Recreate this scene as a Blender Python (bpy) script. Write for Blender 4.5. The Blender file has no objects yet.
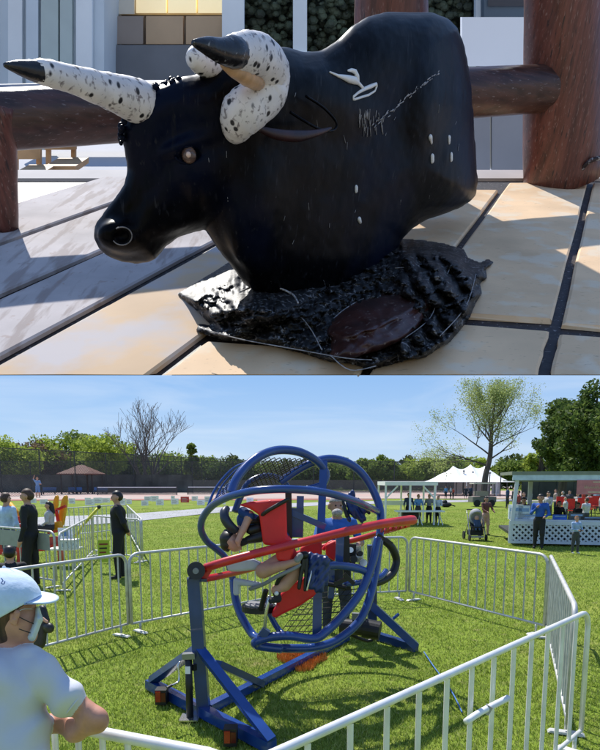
import bpy, math, random
import numpy as np
from mathutils import Vector
rnd = random.Random(7)
SC = bpy.context.scene
COL = SC.collection
# ---------------------------------------------------------------- camera
F = 600.0
PITCH = math.atan(82/600)
CAMH = 1.9
cd = bpy.data.cameras.new("camera"); cam = bpy.data.objects.new("camera", cd); COL.objects.link(cam)
cam.location = (0, 0, CAMH); cam.rotation_euler = (math.pi/2-PITCH, 0, 0)
cd.sensor_fit = 'HORIZONTAL'; cd.sensor_width = 36; cd.lens = 36*F/600; cd.shift_y = 187/600
cd.clip_start = 0.05; cd.clip_end = 20000
SC.camera = cam
# ---------------------------------------------------------------- light
SUN_DIR = Vector((-0.26, 0.47, 0.84)).normalized()      # towards the sun
EL = math.asin(SUN_DIR.z); AZ = math.atan2(SUN_DIR.x, SUN_DIR.y)
w = bpy.data.worlds.new("World"); SC.world = w; w.use_nodes = True
nt = w.node_tree; bg = nt.nodes['Background']
sky = nt.nodes.new('ShaderNodeTexSky'); sky.sky_type = 'NISHITA'; sky.sun_disc = False
sky.sun_elevation = EL; sky.sun_rotation = AZ; sky.air_density = 1.0; sky.dust_density = 0.25; sky.ozone_density = 3.5; sky.altitude = 0
bg.inputs[1].default_value = 0.15
wn, wl_ = nt.nodes, nt.links
tcw = wn.new('ShaderNodeTexCoord'); sep = wn.new('ShaderNodeSeparateXYZ'); wl_.new(tcw.outputs['Generated'], sep.inputs[0])
srmp = wn.new('ShaderNodeValToRGB'); wl_.new(sep.outputs['Z'], srmp.inputs[0]); el_ = srmp.color_ramp.elements
KS = 1/(0.15*1.366)
def skc(r, g, b): return (r*KS, g*KS, b*KS, 1)
el_[0].position = 0.0; el_[0].color = skc(.50, .66, .87); el_[1].position = 1.0; el_[1].color = skc(.09, .22, .55)
for p_, c_ in ((.05, (.42, .60, .87)), (.16, (.27, .48, .83)), (.40, (.16, .34, .72))):
    q_ = el_.new(p_); q_.color = skc(*c_)
# thin cirrus
mpw = wn.new('ShaderNodeMapping'); mpw.inputs['Scale'].default_value = (1.2, 1.2, 9); wl_.new(tcw.outputs['Generated'], mpw.inputs[0])
cn = wn.new('ShaderNodeTexNoise'); cn.inputs['Scale'].default_value = 2.2; cn.inputs['Detail'].default_value = 7; cn.inputs['Distortion'].default_value = .5; wl_.new(mpw.outputs[0], cn.inputs[0])
cm = wn.new('ShaderNodeMapRange'); cm.inputs['From Min'].default_value = .44; cm.inputs['From Max'].default_value = .74; cm.inputs['To Max'].default_value = .5; wl_.new(cn.outputs[0], cm.inputs[0])
mxc = wn.new('ShaderNodeMix'); mxc.data_type = 'RGBA'; wl_.new(cm.outputs[0], mxc.inputs['Factor']); wl_.new(srmp.outputs[0], mxc.inputs['A']); mxc.inputs['B'].default_value = skc(.78, .85, .95)
mxs = wn.new('ShaderNodeMix'); mxs.data_type = 'RGBA'; mxs.inputs['Factor'].default_value = .9; wl_.new(sky.outputs[0], mxs.inputs['A']); wl_.new(mxc.outputs['Result'], mxs.inputs['B'])
wl_.new(mxs.outputs['Result'], bg.inputs[0])
sl = bpy.data.lights.new("sun", 'SUN'); so = bpy.data.objects.new("sun", sl); COL.objects.link(so)
sl.energy = 4.2; sl.angle = math.radians(0.53); sl.color = (1, 0.965, 0.90)
so.rotation_euler = SUN_DIR.to_track_quat('Z', 'Y').to_euler()
SC.view_settings.view_transform = 'Standard'; SC.view_settings.look = 'None'
SC.view_settings.exposure = 0.45; SC.view_settings.gamma = 1
SC.cycles.max_bounces = 8; SC.cycles.transparent_max_bounces = 16
# ---------------------------------------------------------------- geometry of the view
A = np.array([0, math.cos(PITCH), -math.sin(PITCH)]); V = np.array([0, math.sin(PITCH), math.cos(PITCH)])
X = np.array([1., 0, 0]); C0 = np.array([0, 0, CAMH])
def ray(px, py): return A + X*((px-300)/F) + V*((562-py)/F)
def U(px, py, t): return C0 + ray(px, py)*t
def W(px, py, Y):
    r = ray(px, py); return C0 + r*(Y/r[1])
def G(px, py, z=0.0):
    r = ray(px, py); return C0 + r*((z-CAMH)/r[2])
def tW(Y, py=500): return Y/ray(300, py)[1]
# deck frame: the terrace of the upper place is tilted against the lawn
S = 120.0
FW = ray(300, 18); FW = FW/np.linalg.norm(FW)
UP = np.array([0, -FW[2], FW[1]])
def D(px, py, lift=0.0):
    r = ray(px, py); return C0 + r*((lift-1)*S/np.dot(r, UP))
def DK(u, wd, h): return C0 + (X*u + FW*wd + UP*(h-1))*S
def DW(px, py, wd):     # pixel at deck-frame distance wd
    r = ray(px, py); return C0 + r*(wd*S/np.dot(r, FW))
# ---------------------------------------------------------------- materials
BUMPD = 0.02
def M(name, base, rough=0.6, metal=0.0, var=0.12, scale=6.0, bump=0.0, coat=0.0, spec=0.5, detail=4, stretch=None, emit=None):
    m = bpy.data.materials.new(name); m.use_nodes = True
    n = m.node_tree.nodes; l = m.node_tree.links; b = n['Principled BSDF']
    b.inputs['Roughness'].default_value = rough; b.inputs['Metallic'].default_value = metal
    b.inputs['Specular IOR Level'].default_value = spec
    b.inputs['Coat Weight'].default_value = coat
    tc = n.new('ShaderNodeTexCoord'); mp = n.new('ShaderNodeMapping'); l.new(tc.outputs['Object'], mp.inputs[0])
    mp.inputs['Scale'].default_value = stretch or (1, 1, 1)
    no = n.new('ShaderNodeTexNoise'); no.inputs['Scale'].default_value = scale; no.inputs['Detail'].default_value = detail
    l.new(mp.outputs[0], no.inputs[0])
    cr = n.new('ShaderNodeValToRGB'); cr.color_ramp.elements[0].position = 0.3; cr.color_ramp.elements[1].position = 0.7
    lo = [max(0, c*(1-var)) for c in base[:3]]; hi = [min(1, c*(1+var)) for c in base[:3]]
    cr.color_ramp.elements[0].color = (*lo, 1); cr.color_ramp.elements[1].color = (*hi, 1)
    l.new(no.outputs[0], cr.inputs[0]); l.new(cr.outputs[0], b.inputs['Base Color'])
    if bump:
        bp = n.new('ShaderNodeBump'); bp.inputs['Strength'].default_value = bump; bp.inputs['Distance'].default_value = BUMPD
        l.new(no.outputs[0], bp.inputs['Height']); l.new(bp.outputs[0], b.inputs['Normal'])
    return m
def overlay(m, kind, scale, lo, hi, color, stretch=(1, 1, 1), detail=6, fac=1.0, distort=0.0):
    """mix a second colour over a material's base colour where a texture is between lo and hi"""
    n = m.node_tree.nodes; l = m.node_tree.links; b = n['Principled BSDF']
    src = b.inputs['Base Color'].links[0].from_socket
    tc = n.new('ShaderNodeTexCoord'); mp = n.new('ShaderNodeMapping'); mp.inputs['Scale'].default_value = stretch
    l.new(tc.outputs['Object'], mp.inputs[0])
    if kind == 'noise':
        t = n.new('ShaderNodeTexNoise'); t.inputs['Detail'].default_value = detail; t.inputs['Distortion'].default_value = distort; out = t.outputs[0]
    else:
        t = n.new('ShaderNodeTexVoronoi'); out = t.outputs['Distance']
    t.inputs['Scale'].default_value = scale; l.new(mp.outputs[0], t.inputs['Vector'])
    r = n.new('ShaderNodeMapRange'); r.inputs['From Min'].default_value = lo; r.inputs['From Max'].default_value = hi
    r.inputs['To Max'].default_value = fac
    l.new(out, r.inputs[0])
    mx = n.new('ShaderNodeMix'); mx.data_type = 'RGBA'; mx.inputs['B'].default_value = (*color, 1)
    l.new(r.outputs[0], mx.inputs['Factor']); l.new(src, mx.inputs['A']); l.new(mx.outputs['Result'], b.inputs['Base Color'])
    return m
# ---------------------------------------------------------------- object helpers
def tagp(o, label=None, cat=None, group=None, kind=None):
    if label: o['label'] = label
    if cat: o['category'] = cat
    if group: o['group'] = group
    if kind: o['kind'] = kind
    return o
def thing(name, label, cat, loc, group=None):
    o = bpy.data.objects.new(name, None); COL.objects.link(o); o.location = tuple(loc); o.empty_display_size = 0.1
    return tagp(o, label, cat, group)
def rootloc(o):
    while o.parent: o = o.parent
    return np.array(o.location) if o.type == 'EMPTY' else np.array(o.location)
class MB:
    def __init__(s): s.v = []; s.f = []; s.mi = []; s.n = 0
    def add(s, vs, fs, mi=0):
        vs = np.asarray(vs, float).reshape(-1, 3)
        s.v.append(vs); s.f += [tuple(i+s.n for i in f) for f in fs]; s.mi += [mi]*len(fs); s.n += len(vs); return s
    def hexa(s, p, mi=0):      # 8 points: bottom 4 (ccw), top 4
        return s.add(p, [(3, 2, 1, 0), (4, 5, 6, 7), (0, 1, 5, 4), (1, 2, 6, 5), (2, 3, 7, 6), (3, 0, 4, 7)], mi)
    def box(s, x0, x1, y0, y1, z0, z1, mi=0):
        return s.hexa([(x0, y0, z0), (x1, y0, z0), (x1, y1, z0), (x0, y1, z0), (x0, y0, z1), (x1, y0, z1), (x1, y1, z1), (x0, y1, z1)], mi)
    def beam(s, p, q, w, h=None, up=(0, 0, 1), mi=0, w2=None):   # rectangular bar from p to q
        p = np.array(p, float); q = np.array(q, float); h = h or w; w2 = w2 or w
        d = q-p; d /= np.linalg.norm(d); up = np.array(up, float)
        a = np.cross(d, up)
        if np.linalg.norm(a) < 1e-4: a = np.cross(d, (1, 0, 0))
        a /= np.linalg.norm(a); b = np.cross(a, d)
        k = w2/w
        P = [p-a*w/2-b*h/2, p+a*w/2-b*h/2, p+a*w/2+b*h/2, p-a*w/2+b*h/2]
        Q = [q-a*w/2*k-b*h/2*k, q+a*w/2*k-b*h/2*k, q+a*w/2*k+b*h/2*k, q-a*w/2*k+b*h/2*k]
        return s.add(P+Q, [(0, 1, 2, 3), (7, 6, 5, 4), (0, 4, 5, 1), (1, 5, 6, 2), (2, 6, 7, 3), (3, 7, 4, 0)], mi)
    def tube(s, pts, r, seg=8, closed=False, caps=True, mi=0, sub=0):
        P = [np.array(p, float) for p in pts]
        R = list(r) if hasattr(r, '__len__') else [r]*len(P)
        if sub: P, R = spline(P, R, sub, closed)
        n = len(P); vs = []; a = None
        for i in range(n):
            d = (P[(i+1) % n]-P[i-1]) if closed else (P[min(i+1, n-1)]-P[max(i-1, 0)])
            d = d/(np.linalg.norm(d)+1e-12)
            if a is None:
                a = np.cross(d, (0, 0, 1.)); 
                if np.linalg.norm(a) < 1e-3: a = np.cross(d, (1., 0, 0))
            a = a-d*np.dot(a, d); a /= np.linalg.norm(a)+1e-12; b = np.cross(d, a)
            for k in range(seg):
                t = 2*math.pi*k/seg; vs.append(P[i]+(a*math.cos(t)+b*math.sin(t))*R[i])
        fs = []
        for i in range(n if closed else n-1):
            j = (i+1) % n
            for k in range(seg): fs.append((i*seg+k, i*seg+(k+1) % seg, j*seg+(k+1) % seg, j*seg+k))
        if caps and not closed: fs += [tuple(range(seg))[::-1], tuple((n-1)*seg+k for k in range(seg))]
        return s.add(vs, fs, mi)
    def ball(s, c, r, seg=12, rings=8, mi=0, mat=None):
        c = np.array(c, float); r = np.array(r if hasattr(r, '__len__') else (r, r, r), float)
        vs = []; fs = []
        for i in range(rings+1):
            th = math.pi*i/rings
            for k in range(seg):
                ph = 2*math.pi*k/seg; p = np.array((math.sin(th)*math.cos(ph), math.sin(th)*math.sin(ph), math.cos(th)))*r
                if mat is not None: p = mat @ p
                vs.append(c+p)
        for i in range(rings):
            for k in range(seg): fs.append((i*seg+k, (i+1)*seg+k, (i+1)*seg+(k+1) % seg, i*seg+(k+1) % seg))
        return s.add(vs, fs, mi)
    def slab(s, poly, off, mi=0):     # polygon (3-D points) extruded by the vector off
        P = np.array(poly, float); n = len(P); off = np.array(off, float)
        return s.add(np.vstack([P, P+off]), [tuple(range(n))[::-1], tuple(range(n, 2*n))]+[(i, (i+1) % n, n+(i+1) % n, n+i) for i in range(n)], mi)
    def build(s, name, mats, parent=None, smooth=False, base=None):
        V_ = np.vstack(s.v)
        if parent is not None: V_ = V_-rootloc(parent)
        elif base is not None: V_ = V_-np.array(base)
        me = bpy.data.meshes.new(name); me.from_pydata(V_.tolist(), [], s.f)
        mats = mats if isinstance(mats, (list, tuple)) else [mats]
        for m in mats: me.materials.append(m)
        if len(mats) > 1: me.polygons.foreach_set('material_index', s.mi)
        if smooth: me.polygons.foreach_set('use_smooth', [True]*len(s.f))
        me.update()
        o = bpy.data.objects.new(name, me); COL.objects.link(o)
        if parent is not None: o.parent = parent
        elif base is not None: o.location = tuple(base)
        return o
def spline(P, R, sub, closed=False):
    n = len(P); oP = []; oR = []
    for i in range(n if closed else n-1):
        g = (lambda j: P[j % n]) if closed else (lambda j: P[min(max(j, 0), n-1)])
        p0, p1, p2, p3 = g(i-1), g(i), g(i+1), g(i+2)
        for k in range(sub):
            t = k/sub
            oP.append(0.5*((2*p1)+(-p0+p2)*t+(2*p0-5*p1+4*p2-p3)*t*t+(-p0+3*p1-3*p2+p3)*t**3))
            oR.append(R[i]*(1-t)+R[(i+1) % n]*t)
    if not closed: oP.append(P[-1]); oR.append(R[-1])
    return oP, oR
def copytree(o, parent=None, dloc=None):
    c = o.copy(); COL.objects.link(c)
    if parent is not None: c.parent = parent
    if dloc is not None: c.location = tuple(dloc)
    for ch in list(o.children): copytree(ch, c)
    return c
# ---------------------------------------------------------------- smooth solid bodies (surface nets on a distance grid)
def snet(f, org, h):
    s = f < 0; nx, ny, nz = f.shape
    cnt = np.zeros((nx-1, ny-1, nz-1), np.int8); pos = np.zeros((nx-1, ny-1, nz-1, 3)); 
    cs = {}
    for dx in (0, 1):
        for dy in (0, 1):
            for dz in (0, 1): cs[dx, dy, dz] = (slice(dx, nx-1+dx), slice(dy, ny-1+dy), slice(dz, nz-1+dz))
    for a in cs:
        for ax in range(3):
            if a[ax] == 0:
                b = list(a); b[ax] = 1; b = tuple(b)
                m = s[cs[a]] != s[cs[b]]
                if not m.any(): continue
                fa = f[cs[a]][m]; fb = f[cs[b]][m]; t = fa/(fa-fb)
                q = np.tile(np.array(a, float), (len(t), 1)); q[:, ax] = t
                pos[m] += q; cnt[m] += 1
    cells = cnt > 0; idx = -np.ones(cells.shape, int); idx[cells] = np.arange(cells.sum())
    ii = np.argwhere(cells); vs = (ii+pos[cells]/cnt[cells][:, None])*h+np.array(org)
    F_ = []
    for ax in range(3):
        sa = [slice(None)]*3; sb = [slice(None)]*3; sa[ax] = slice(0, -1); sb[ax] = slice(1, None)
        m = s[tuple(sa)] != s[tuple(sb)]; e = np.argwhere(m)
        o1, o2 = (ax+1) % 3, (ax+2) % 3
        ok = (e[:, o1] > 0) & (e[:, o2] > 0) & (e[:, o1] < f.shape[o1]-1) & (e[:, o2] < f.shape[o2]-1); e = e[ok]
        if not len(e): continue
        sgn = s[e[:, 0], e[:, 1], e[:, 2]]
        q = []
        for d1, d2 in ((0, 0), (-1, 0), (-1, -1), (0, -1)):
            c = e.copy(); c[:, o1] += d1; c[:, o2] += d2; q.append(idx[c[:, 0], c[:, 1], c[:, 2]])
        q = np.stack(q, 1); q[~sgn] = q[~sgn][:, ::-1]
        F_.append(q)
    return vs, np.vstack(F_)
def caps_dist(P, prim):
    """distance to a tapered capsule (p0, r0, p1, r1[, flatten axis scale])"""
    p0, r0, p1, r1 = prim[:4]; p0 = np.array(p0, float); p1 = np.array(p1, float)
    sc = np.array(prim[5] if len(prim) > 5 and prim[5] is not None else (1, 1, 1), float)
    Q = P/sc; a = p0/sc; b = p1/sc; ba = b-a; L = np.dot(ba, ba)+1e-12
    t = np.clip(((Q-a) @ ba)/L, 0, 1)
    d = np.linalg.norm(Q-a-t[..., None]*ba, axis=-1)-(r0+(r1-r0)*t)
    return d*min(sc)
def blob(prims, h, k=None, fn=None, tagall=True):
    """prims: (p0,r0,p1,r1,tag[,scale]); returns verts, faces, tag of each face"""
    k = k or h*1.2
    def sc_(p): return np.maximum(1.6, 1.15*np.array(p[5], float)) if len(p) > 5 and p[5] is not None else np.full(3, 1.6)
    lo = np.min([np.minimum(np.array(p[0])-p[1]*sc_(p), np.array(p[2])-p[3]*sc_(p)) for p in prims], axis=0)-2*h
    hi = np.max([np.maximum(np.array(p[0])+p[1]*sc_(p), np.array(p[2])+p[3]*sc_(p)) for p in prims], axis=0)+2*h
    n = np.ceil((hi-lo)/h).astype(int)+1
    g = np.stack(np.meshgrid(*[lo[i]+h*np.arange(n[i]) for i in range(3)], indexing='ij'), -1)
    f = None
    for p in prims:
        d = caps_dist(g, p)
        if f is None: f = d
        else:
            hh = np.clip(0.5+0.5*(f-d)/k, 0, 1); f = f*(1-hh)+d*hh-k*hh*(1-hh)
    if fn is not None: f = fn(g, f)
    vs, fs = snet(f, lo, h)
    c = vs[fs].mean(1); best = np.full(len(c), 1e9); tag = np.zeros(len(c), int)
    for p in prims:
        d = caps_dist(c, p); m = d < best; best[m] = d[m]; tag[m] = p[4]
    return vs, fs, tag
def mesh_obj(name, vs, fs, tags, mats, parent=None, smooth=True, base=None):
    if parent is not None: vs = vs-rootloc(parent)
    elif base is not None: vs = vs-np.array(base)
    me = bpy.data.meshes.new(name); me.from_pydata(vs.tolist(), [], fs.tolist())
    for m in mats: me.materials.append(m)
    if tags is not None: me.polygons.foreach_set('material_index', np.asarray(tags).tolist())
    if smooth: me.polygons.foreach_set('use_smooth', [True]*len(fs))
    me.update(); o = bpy.data.objects.new(name, me); COL.objects.link(o)
    if parent is not None: o.parent = parent
    elif base is not None: o.location = tuple(base)
    return o
def laplace(vs, fs, it=2, lam=0.5):
    e = np.vstack([fs[:, [0, 1]], fs[:, [1, 2]], fs[:, [2, 3]], fs[:, [3, 0]]]); e = np.vstack([e, e[:, ::-1]])
    for _ in range(it):
        acc = np.zeros_like(vs); c = np.zeros(len(vs)); np.add.at(acc, e[:, 0], vs[e[:, 1]]); np.add.at(c, e[:, 0], 1)
        vs = vs+(acc/np.maximum(c, 1)[:, None]-vs)*lam
    return vs
# ================================================================ UPPER PLACE: bull figure on a plank terrace
BUMPD = 0.9
def rgb(r, g, b):
    f = lambda c: (c/255/12.92 if c/255 <= 0.04045 else ((c/255+0.055)/1.055)**2.4); return (f(r), f(g), f(b))
def tDW(px, py, wd): return wd*S/np.dot(ray(px, py), FW)
VPX, VPY = 630., 18.
def lx(x375, y): return VPX-(VPX-x375)*(y-VPY)/(375-VPY)
k_ = 1/S
m_slab = M('painted_slab', (0.86, 0.60, 0.37), spec=.12, rough=0.75, var=0.16, scale=2.2*k_, bump=0.15, detail=8)
overlay(m_slab, 'noise', 5*k_, 0.52, 0.62, (0.85, 0.74, 0.58), fac=0.6); overlay(m_slab, 'noise', 26*k_, 0.64, 0.70, (0.45, 0.30, 0.18), fac=0.45, stretch=(1, 3, 1))
m_plank = M('weathered_plank', (0.50, 0.45, 0.44), spec=.12, rough=0.8, var=0.16, scale=3*k_, bump=0.15, detail=8)
overlay(m_plank, 'noise', 3*k_, 0.5, 0.6, (0.30, 0.24, 0.22), stretch=(5, 0.6, 1), fac=0.7); overlay(m_plank, 'noise', 24*k_, 0.63, 0.7, (0.36, 0.26, 0.22), fac=0.5, stretch=(1, 0.3, 1))
m_mix = M('plank_turning_to_buff', (0.66, 0.47, 0.30), spec=.12, rough=0.8, var=0.15, scale=1.6*k_, bump=0.15, detail=8)
overlay(m_mix, 'noise', 2.5*k_, 0.45, 0.6, (0.55, 0.51, 0.51), fac=0.9)
m_joint = M('joint', (0.025, 0.018, 0.018), rough=0.6, var=0.5, scale=20*k_, bump=0.4)
overlay(m_joint, 'noise', 60*k_, 0.62, 0.70, (0.30, 0.27, 0.27), fac=0.8)
deck = thing('plank_terrace', 'pale plank and buff slab terrace with wide black joints under the bull figure', 'terrace', D(300, 360))
UPv = UP*S
mb = MB()      # joint bed: a wedge with an undercut front edge
def wat(py): return np.dot(D(300, py)-C0, FW)/S
w0 = wat(375.5); w1 = wat(183)
cs = []
for (u0, u1) in ((-4.6, 4.6),):
    mb.hexa([DK(u0, w0+.5, -.14), DK(u1, w0+.5, -.14), DK(u1, w1+.2, -.14), DK(u0, w1+.2, -.14),
             DK(u0, w0+.049, -.022), DK(u1, w0+.049, -.022), DK(u1, w1+.2, -.022), DK(u0, w1+.2, -.022)])
mb.build('joint_bed', m_joint, deck)
def plank(xl, xr, segs, mat, gap=5.0, nm='plank'):
    """one board between two lines to the vanishing point; segs: list of ((yl0,yr0),(yl1,yr1)) image y at left/right edge: far, near"""
    for si, ((a0, a1), (b0, b1)) in enumerate(segs):
        def pt(side, y, inn):
            x3 = (xl+gap) if side == 0 else (xr-gap)
            return D(lx(x3, y), y)
        rows = 7; L = [];
        for i in range(rows+1):
            t = i/rows; iyl = 1/((1-t)/(b0-VPY)+t/(a0-VPY)) + VPY; iyr = 1/((1-t)/(b1-VPY)+t/(a1-VPY))+VPY
            wob = rnd.uniform(-.004, .004)*S if 0 < i < rows else 0
            p = pt(0, iyl, 0)+X*wob; q = pt(1, iyr, 0)+X*rnd.uniform(-.004, .004)*S*(0 < i < rows)
            L.append((p, q))
        m = MB(); vs = []; e = 0.012*S
        for i, (p, q) in enumerate(L):
            d = (q-p)/np.linalg.norm(q-p); f = (L[-1][0]-L[0][0]); f /= np.linalg.norm(f)
            en = e if i == 0 and b0 < 370 else (-e if i == rows else 0); cut = f*.05*S if (i == 0 and b0 > 370) else f*0.0
            vs += [p-UP*.02*S+cut*1.3, p-UP*.004*S+cut*.3, p+d*e+f*en+UP*0.003*S, (p+q)/2+f*en+UP*.005*S, q-d*e+f*en+UP*0.003*S, q-UP*.004*S+cut*.3, q-UP*.02*S+cut*1.3]
        fs = []
        for i in range(rows):
            for k in range(6): fs.append((i*7+k, i*7+k+1, (i+1)*7+k+1, (i+1)*7+k))
        fs += [(0, 6, 5, 4, 3, 2, 1)[::-1], tuple(rows*7+k for k in range(7))[::-1]]
        m.add(vs, [f[::-1] for f in fs]); o = m.build(nm, mat[si] if isinstance(mat, list) else mat, deck)
Y3 = 375.5
plank(-560, -364, [((176, 176), (Y3, Y3))], m_plank, gap=9)
plank(-364, -179, [((182, 182), (Y3, Y3))], m_plank, gap=8)
plank(-179, -28, [((186, 186), (Y3, Y3))], m_plank, gap=9)
plank(-28, 156, [((186, 186), (Y3, Y3))], m_mix, gap=9)
plank(156, 363, [((190, 190), (333, 345)), ((341, 354), (Y3, Y3))], [m_slab, m_slab], gap=7)
plank(363, 544, [((183, 183), (312, 320)), ((321, 331), (Y3, Y3))], m_slab, gap=6)
plank(544, 740, [((183, 183), (324, 338)), ((334, 347), (Y3, Y3))], m_slab, gap=7)
plank(740, 940, [((183, 183), (344, 358)), ((352, 364), (Y3, Y3))], m_slab, gap=7)
mb = MB(); mb.hexa([DK(-5, w1+.2, -.3), DK(5, w1+.2, -.3), DK(5, w1+.45, -.3), DK(-5, w1+.45, -.3), DK(-5, w1+.2, .0), DK(5, w1+.2, 0), DK(5, w1+.45, .02), DK(-5, w1+.45, .02)])
m_curb = M('pale_curb', (0.6, 0.54, 0.50), spec=.1, rough=0.8, var=0.1, scale=2*k_, bump=.2)
mb.build('edge_curb', m_curb, deck)
# -- log railing
m_log = M('stained_log', (0.13, 0.042, 0.028), rough=0.38, var=0.45, scale=5*k_, bump=0.6, stretch=(7, 1, .35), detail=8)
overlay(m_log, 'noise', 9*k_, 0.58, 0.70, (0.02, 0.012, 0.012), stretch=(9, 2, .4), fac=0.9); overlay(m_log, 'noise', 14*k_, 0.60, 0.70, (0.36, 0.24, 0.20), stretch=(9, 3, .12), fac=0.5)
m_log2 = M('dark_log', (0.060, 0.026, 0.020), rough=0.35, var=0.5, scale=5*k_, bump=0.6, stretch=(.35, 4, 6), detail=8)
overlay(m_log2, 'noise', 20*k_, 0.62, 0.72, (0.30, 0.25, 0.25), stretch=(.3, 4, 5), fac=0.5)
rail = thing('log_railing', 'dark red brown log railing with round posts behind the bull', 'railing', D(563, 186))
def log(name, p, q, rp, rq, mat, seg=28, wob=0.03):
    m = MB(); n = 14; P = [p+(q-p)*i/n for i in range(n+1)]; R = [(rp+(rq-rp)*i/n)*(1+rnd.uniform(-wob, wob)*.4) for i in range(n+1)]
    d = (q-p)/np.linalg.norm(q-p); a = np.cross(d, A); a /= np.linalg.norm(a); b = np.cross(d, a)
    ang = [1+rnd.uniform(-wob, wob) for _ in range(seg)]; vs = []; fs = []
    for i in range(n+1):
        for k in range(seg):
            t = 2*math.pi*k/seg; vs.append(P[i]+(a*math.cos(t)+b*math.sin(t))*R[i]*ang[k])
    for i in range(n):
        for k in range(seg): fs.append((i*seg+k, i*seg+(k+1) % seg, (i+1)*seg+(k+1) % seg, (i+1)*seg+k))
    fs += [tuple(range(seg))[::-1], tuple(n*seg+k for k in range(seg))]
    m.add(vs, fs); return m.build(name, mat, rail, smooth=True)
wr = wat(182); t_ = tDW(563, 182, wr)
log('post', DW(563, 181, wr), DW(564, -45, wr), 37/600*tDW(563, 181, wr), 37.5/600*tDW(563, -45, wr), m_log)
wl = wat(230)
log('post', DW(3, 228, wl), DW(1, 104, wl), 14/600*tDW(5, 228, wl), 14/600*tDW(5, 104, wl), m_log)
wm = wat(184)
log('post', DW(392, 175, wm), DW(390, -40, wm), 37/600*tDW(390, 175, wm), 37/600*tDW(390, -40, wm), m_log)
wL = wl+.1; wR = wr+.15
log('rail', DW(-70, 124, wL-.15), DW(640, 83, wR), 26/600*tDW(-70, 124, wL-.15), 18.5/600*tDW(640, 83, wR), m_log2, wob=.02)
log('rail', DW(-70, 96, wL+.35), DW(640, 74, wR+.2), 8/600*tDW(-70, 100, wL+.3), 4/600*tDW(640, 74, wR+.2), M('highlight_rail_grey', (0.35, 0.35, 0.38), var=.2, scale=4*k_))  # thin upper rail, its pale grey painting a top highlight on the log
m_scr = M('chipped_base', (0.03, 0.015, 0.015), var=.5, scale=30*k_); overlay(m_scr, 'noise', 40*k_, .55, .62, (.4, .38, .38))
# knot at the foot of the big post
mb = MB(); mb.tube([DW(581, 176, wr-.22), DW(583, 168, wr-.28), DW(590, 161, wr-.3), DW(600, 158, wr-.28), DW(606, 160, wr-.25)], .016*S, seg=8, sub=4); mb.build('foot_knot', m_scr, rail, smooth=True)
# -- the bull
m_bull = M('black_paint', (0.0018, 0.0018, 0.0026), rough=0.34, var=0.7, scale=14*k_, bump=0.22, detail=10, spec=0.075, stretch=(1, 1, .5))
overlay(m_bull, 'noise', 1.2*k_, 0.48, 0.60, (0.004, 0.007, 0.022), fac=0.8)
overlay(m_bull, 'noise', 45*k_, 0.62, 0.72, (0.03, 0.031, 0.036), stretch=(2.2, 1, .25), fac=0.6, detail=9)
overlay(m_bull, 'noise', 16*k_, 0.64, 0.72, (0.014, 0.015, 0.020), stretch=(3, 1, .4), fac=0.6, detail=9)
OUT = [(122,140),(121,128),(126,119),(133,108),(141,98),(150,90),(160,84),(175,78),(190,75),(203,73),(215,66),(232,52),(255,46),(285,46),(305,52),(322,50),(338,40),(352,26),(368,16),(388,11),(410,12),(432,12),(448,18),(458,28),(464,42),(468,62),(472,90),(474,120),(476,150),(478,180),(477,194),(470,202),(458,209),(442,215),(426,220),(412,229),(402,240),(396,256),(390,285),(380,302),(350,312),(300,308),(262,298),(244,284),(232,267),(219,251),(205,230),(192,233),(179,237),(166,247),(156,259),(147,263),(135,264),(122,262),(108,257),(98,248),(93,237),(95,224),(103,213),(112,201),(119,192),(124,184),(127,170),(125,155)]
OUT = np.array(OUT, float)
def polysdf(poly, gx, gy):
    d = np.full(gx.shape, 1e9); ins = np.zeros(gx.shape, bool); n = len(poly)
    for i in range(n):
        x0, y0 = poly[i]; x1, y1 = poly[(i+1) % n]; ex, ey = x1-x0, y1-y0
        t = np.clip(((gx-x0)*ex+(gy-y0)*ey)/(ex*ex+ey*ey), 0, 1)
        d = np.minimum(d, np.hypot(gx-x0-t*ex, gy-y0-t*ey))
        c = ((y0 > gy) != (y1 > gy)); 
        if ey != 0: ins ^= c & (gx < ex*(gy-y0)/ey+x0)
    return np.where(ins, -d, d)
def Tb(px, py):
    a = 2.07+(py-100)*.0023; b = 2.97+(py-15)*.003; s = (px-250)/180; s = s*.22+.78*.16*np.log1p(np.exp(np.clip(s/.16, -30, 30)))
    return a*(1-s)+b*s
def bullmap(v):      # (px, py, z px) -> world
    t = Tb(v[:, 0], v[:, 1])*S; t = t-v[:, 2]/600*t
    return C0+A*t[:, None]+X*((v[:, 0]-300)/F*t)[:, None]+V*((562-v[:, 1])/F*t)[:, None]
import mathutils.noise as mn0
h = 2.2; lo = np.array([86., 4., -96.]); hi = np.array([486., 320., 100.]); n = ((hi-lo)/h).astype(int)
gx, gy, gz = np.meshgrid(*[lo[i]+h*np.arange(n[i]) for i in range(3)], indexing='ij')
d2 = polysdf(OUT, gx[:, :, 0], gy[:, :, 0])
Rr = np.clip(24+(gx[:, :, 0]-110)*0.22, 24, 56)
dd = np.clip(-d2, 0, Rr); hz = np.sqrt(np.maximum(Rr**2-(Rr-dd)**2, 0))*np.clip(.8+(gx[:, :, 0]-110)*.001, .8, 1)
f = np.where(d2[:, :, None] < 0, np.abs(gz)-hz[:, :, None], np.sqrt(gz**2+d2[:, :, None]**2))
f = np.where((d2[:, :, None] < 0) & (f < 0), np.maximum(f, d2[:, :, None]), f)
def ell(c, r, rot=0):
    ca, sa = math.cos(rot), math.sin(rot); x = gx-c[0]; y = gy-c[1]; xx = x*ca+y*sa; yy = -x*sa+y*ca
    q = np.sqrt((xx/r[0])**2+(yy/r[1])**2+((gz-c[2])/r[2])**2); return (q-1)*min(r)
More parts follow.
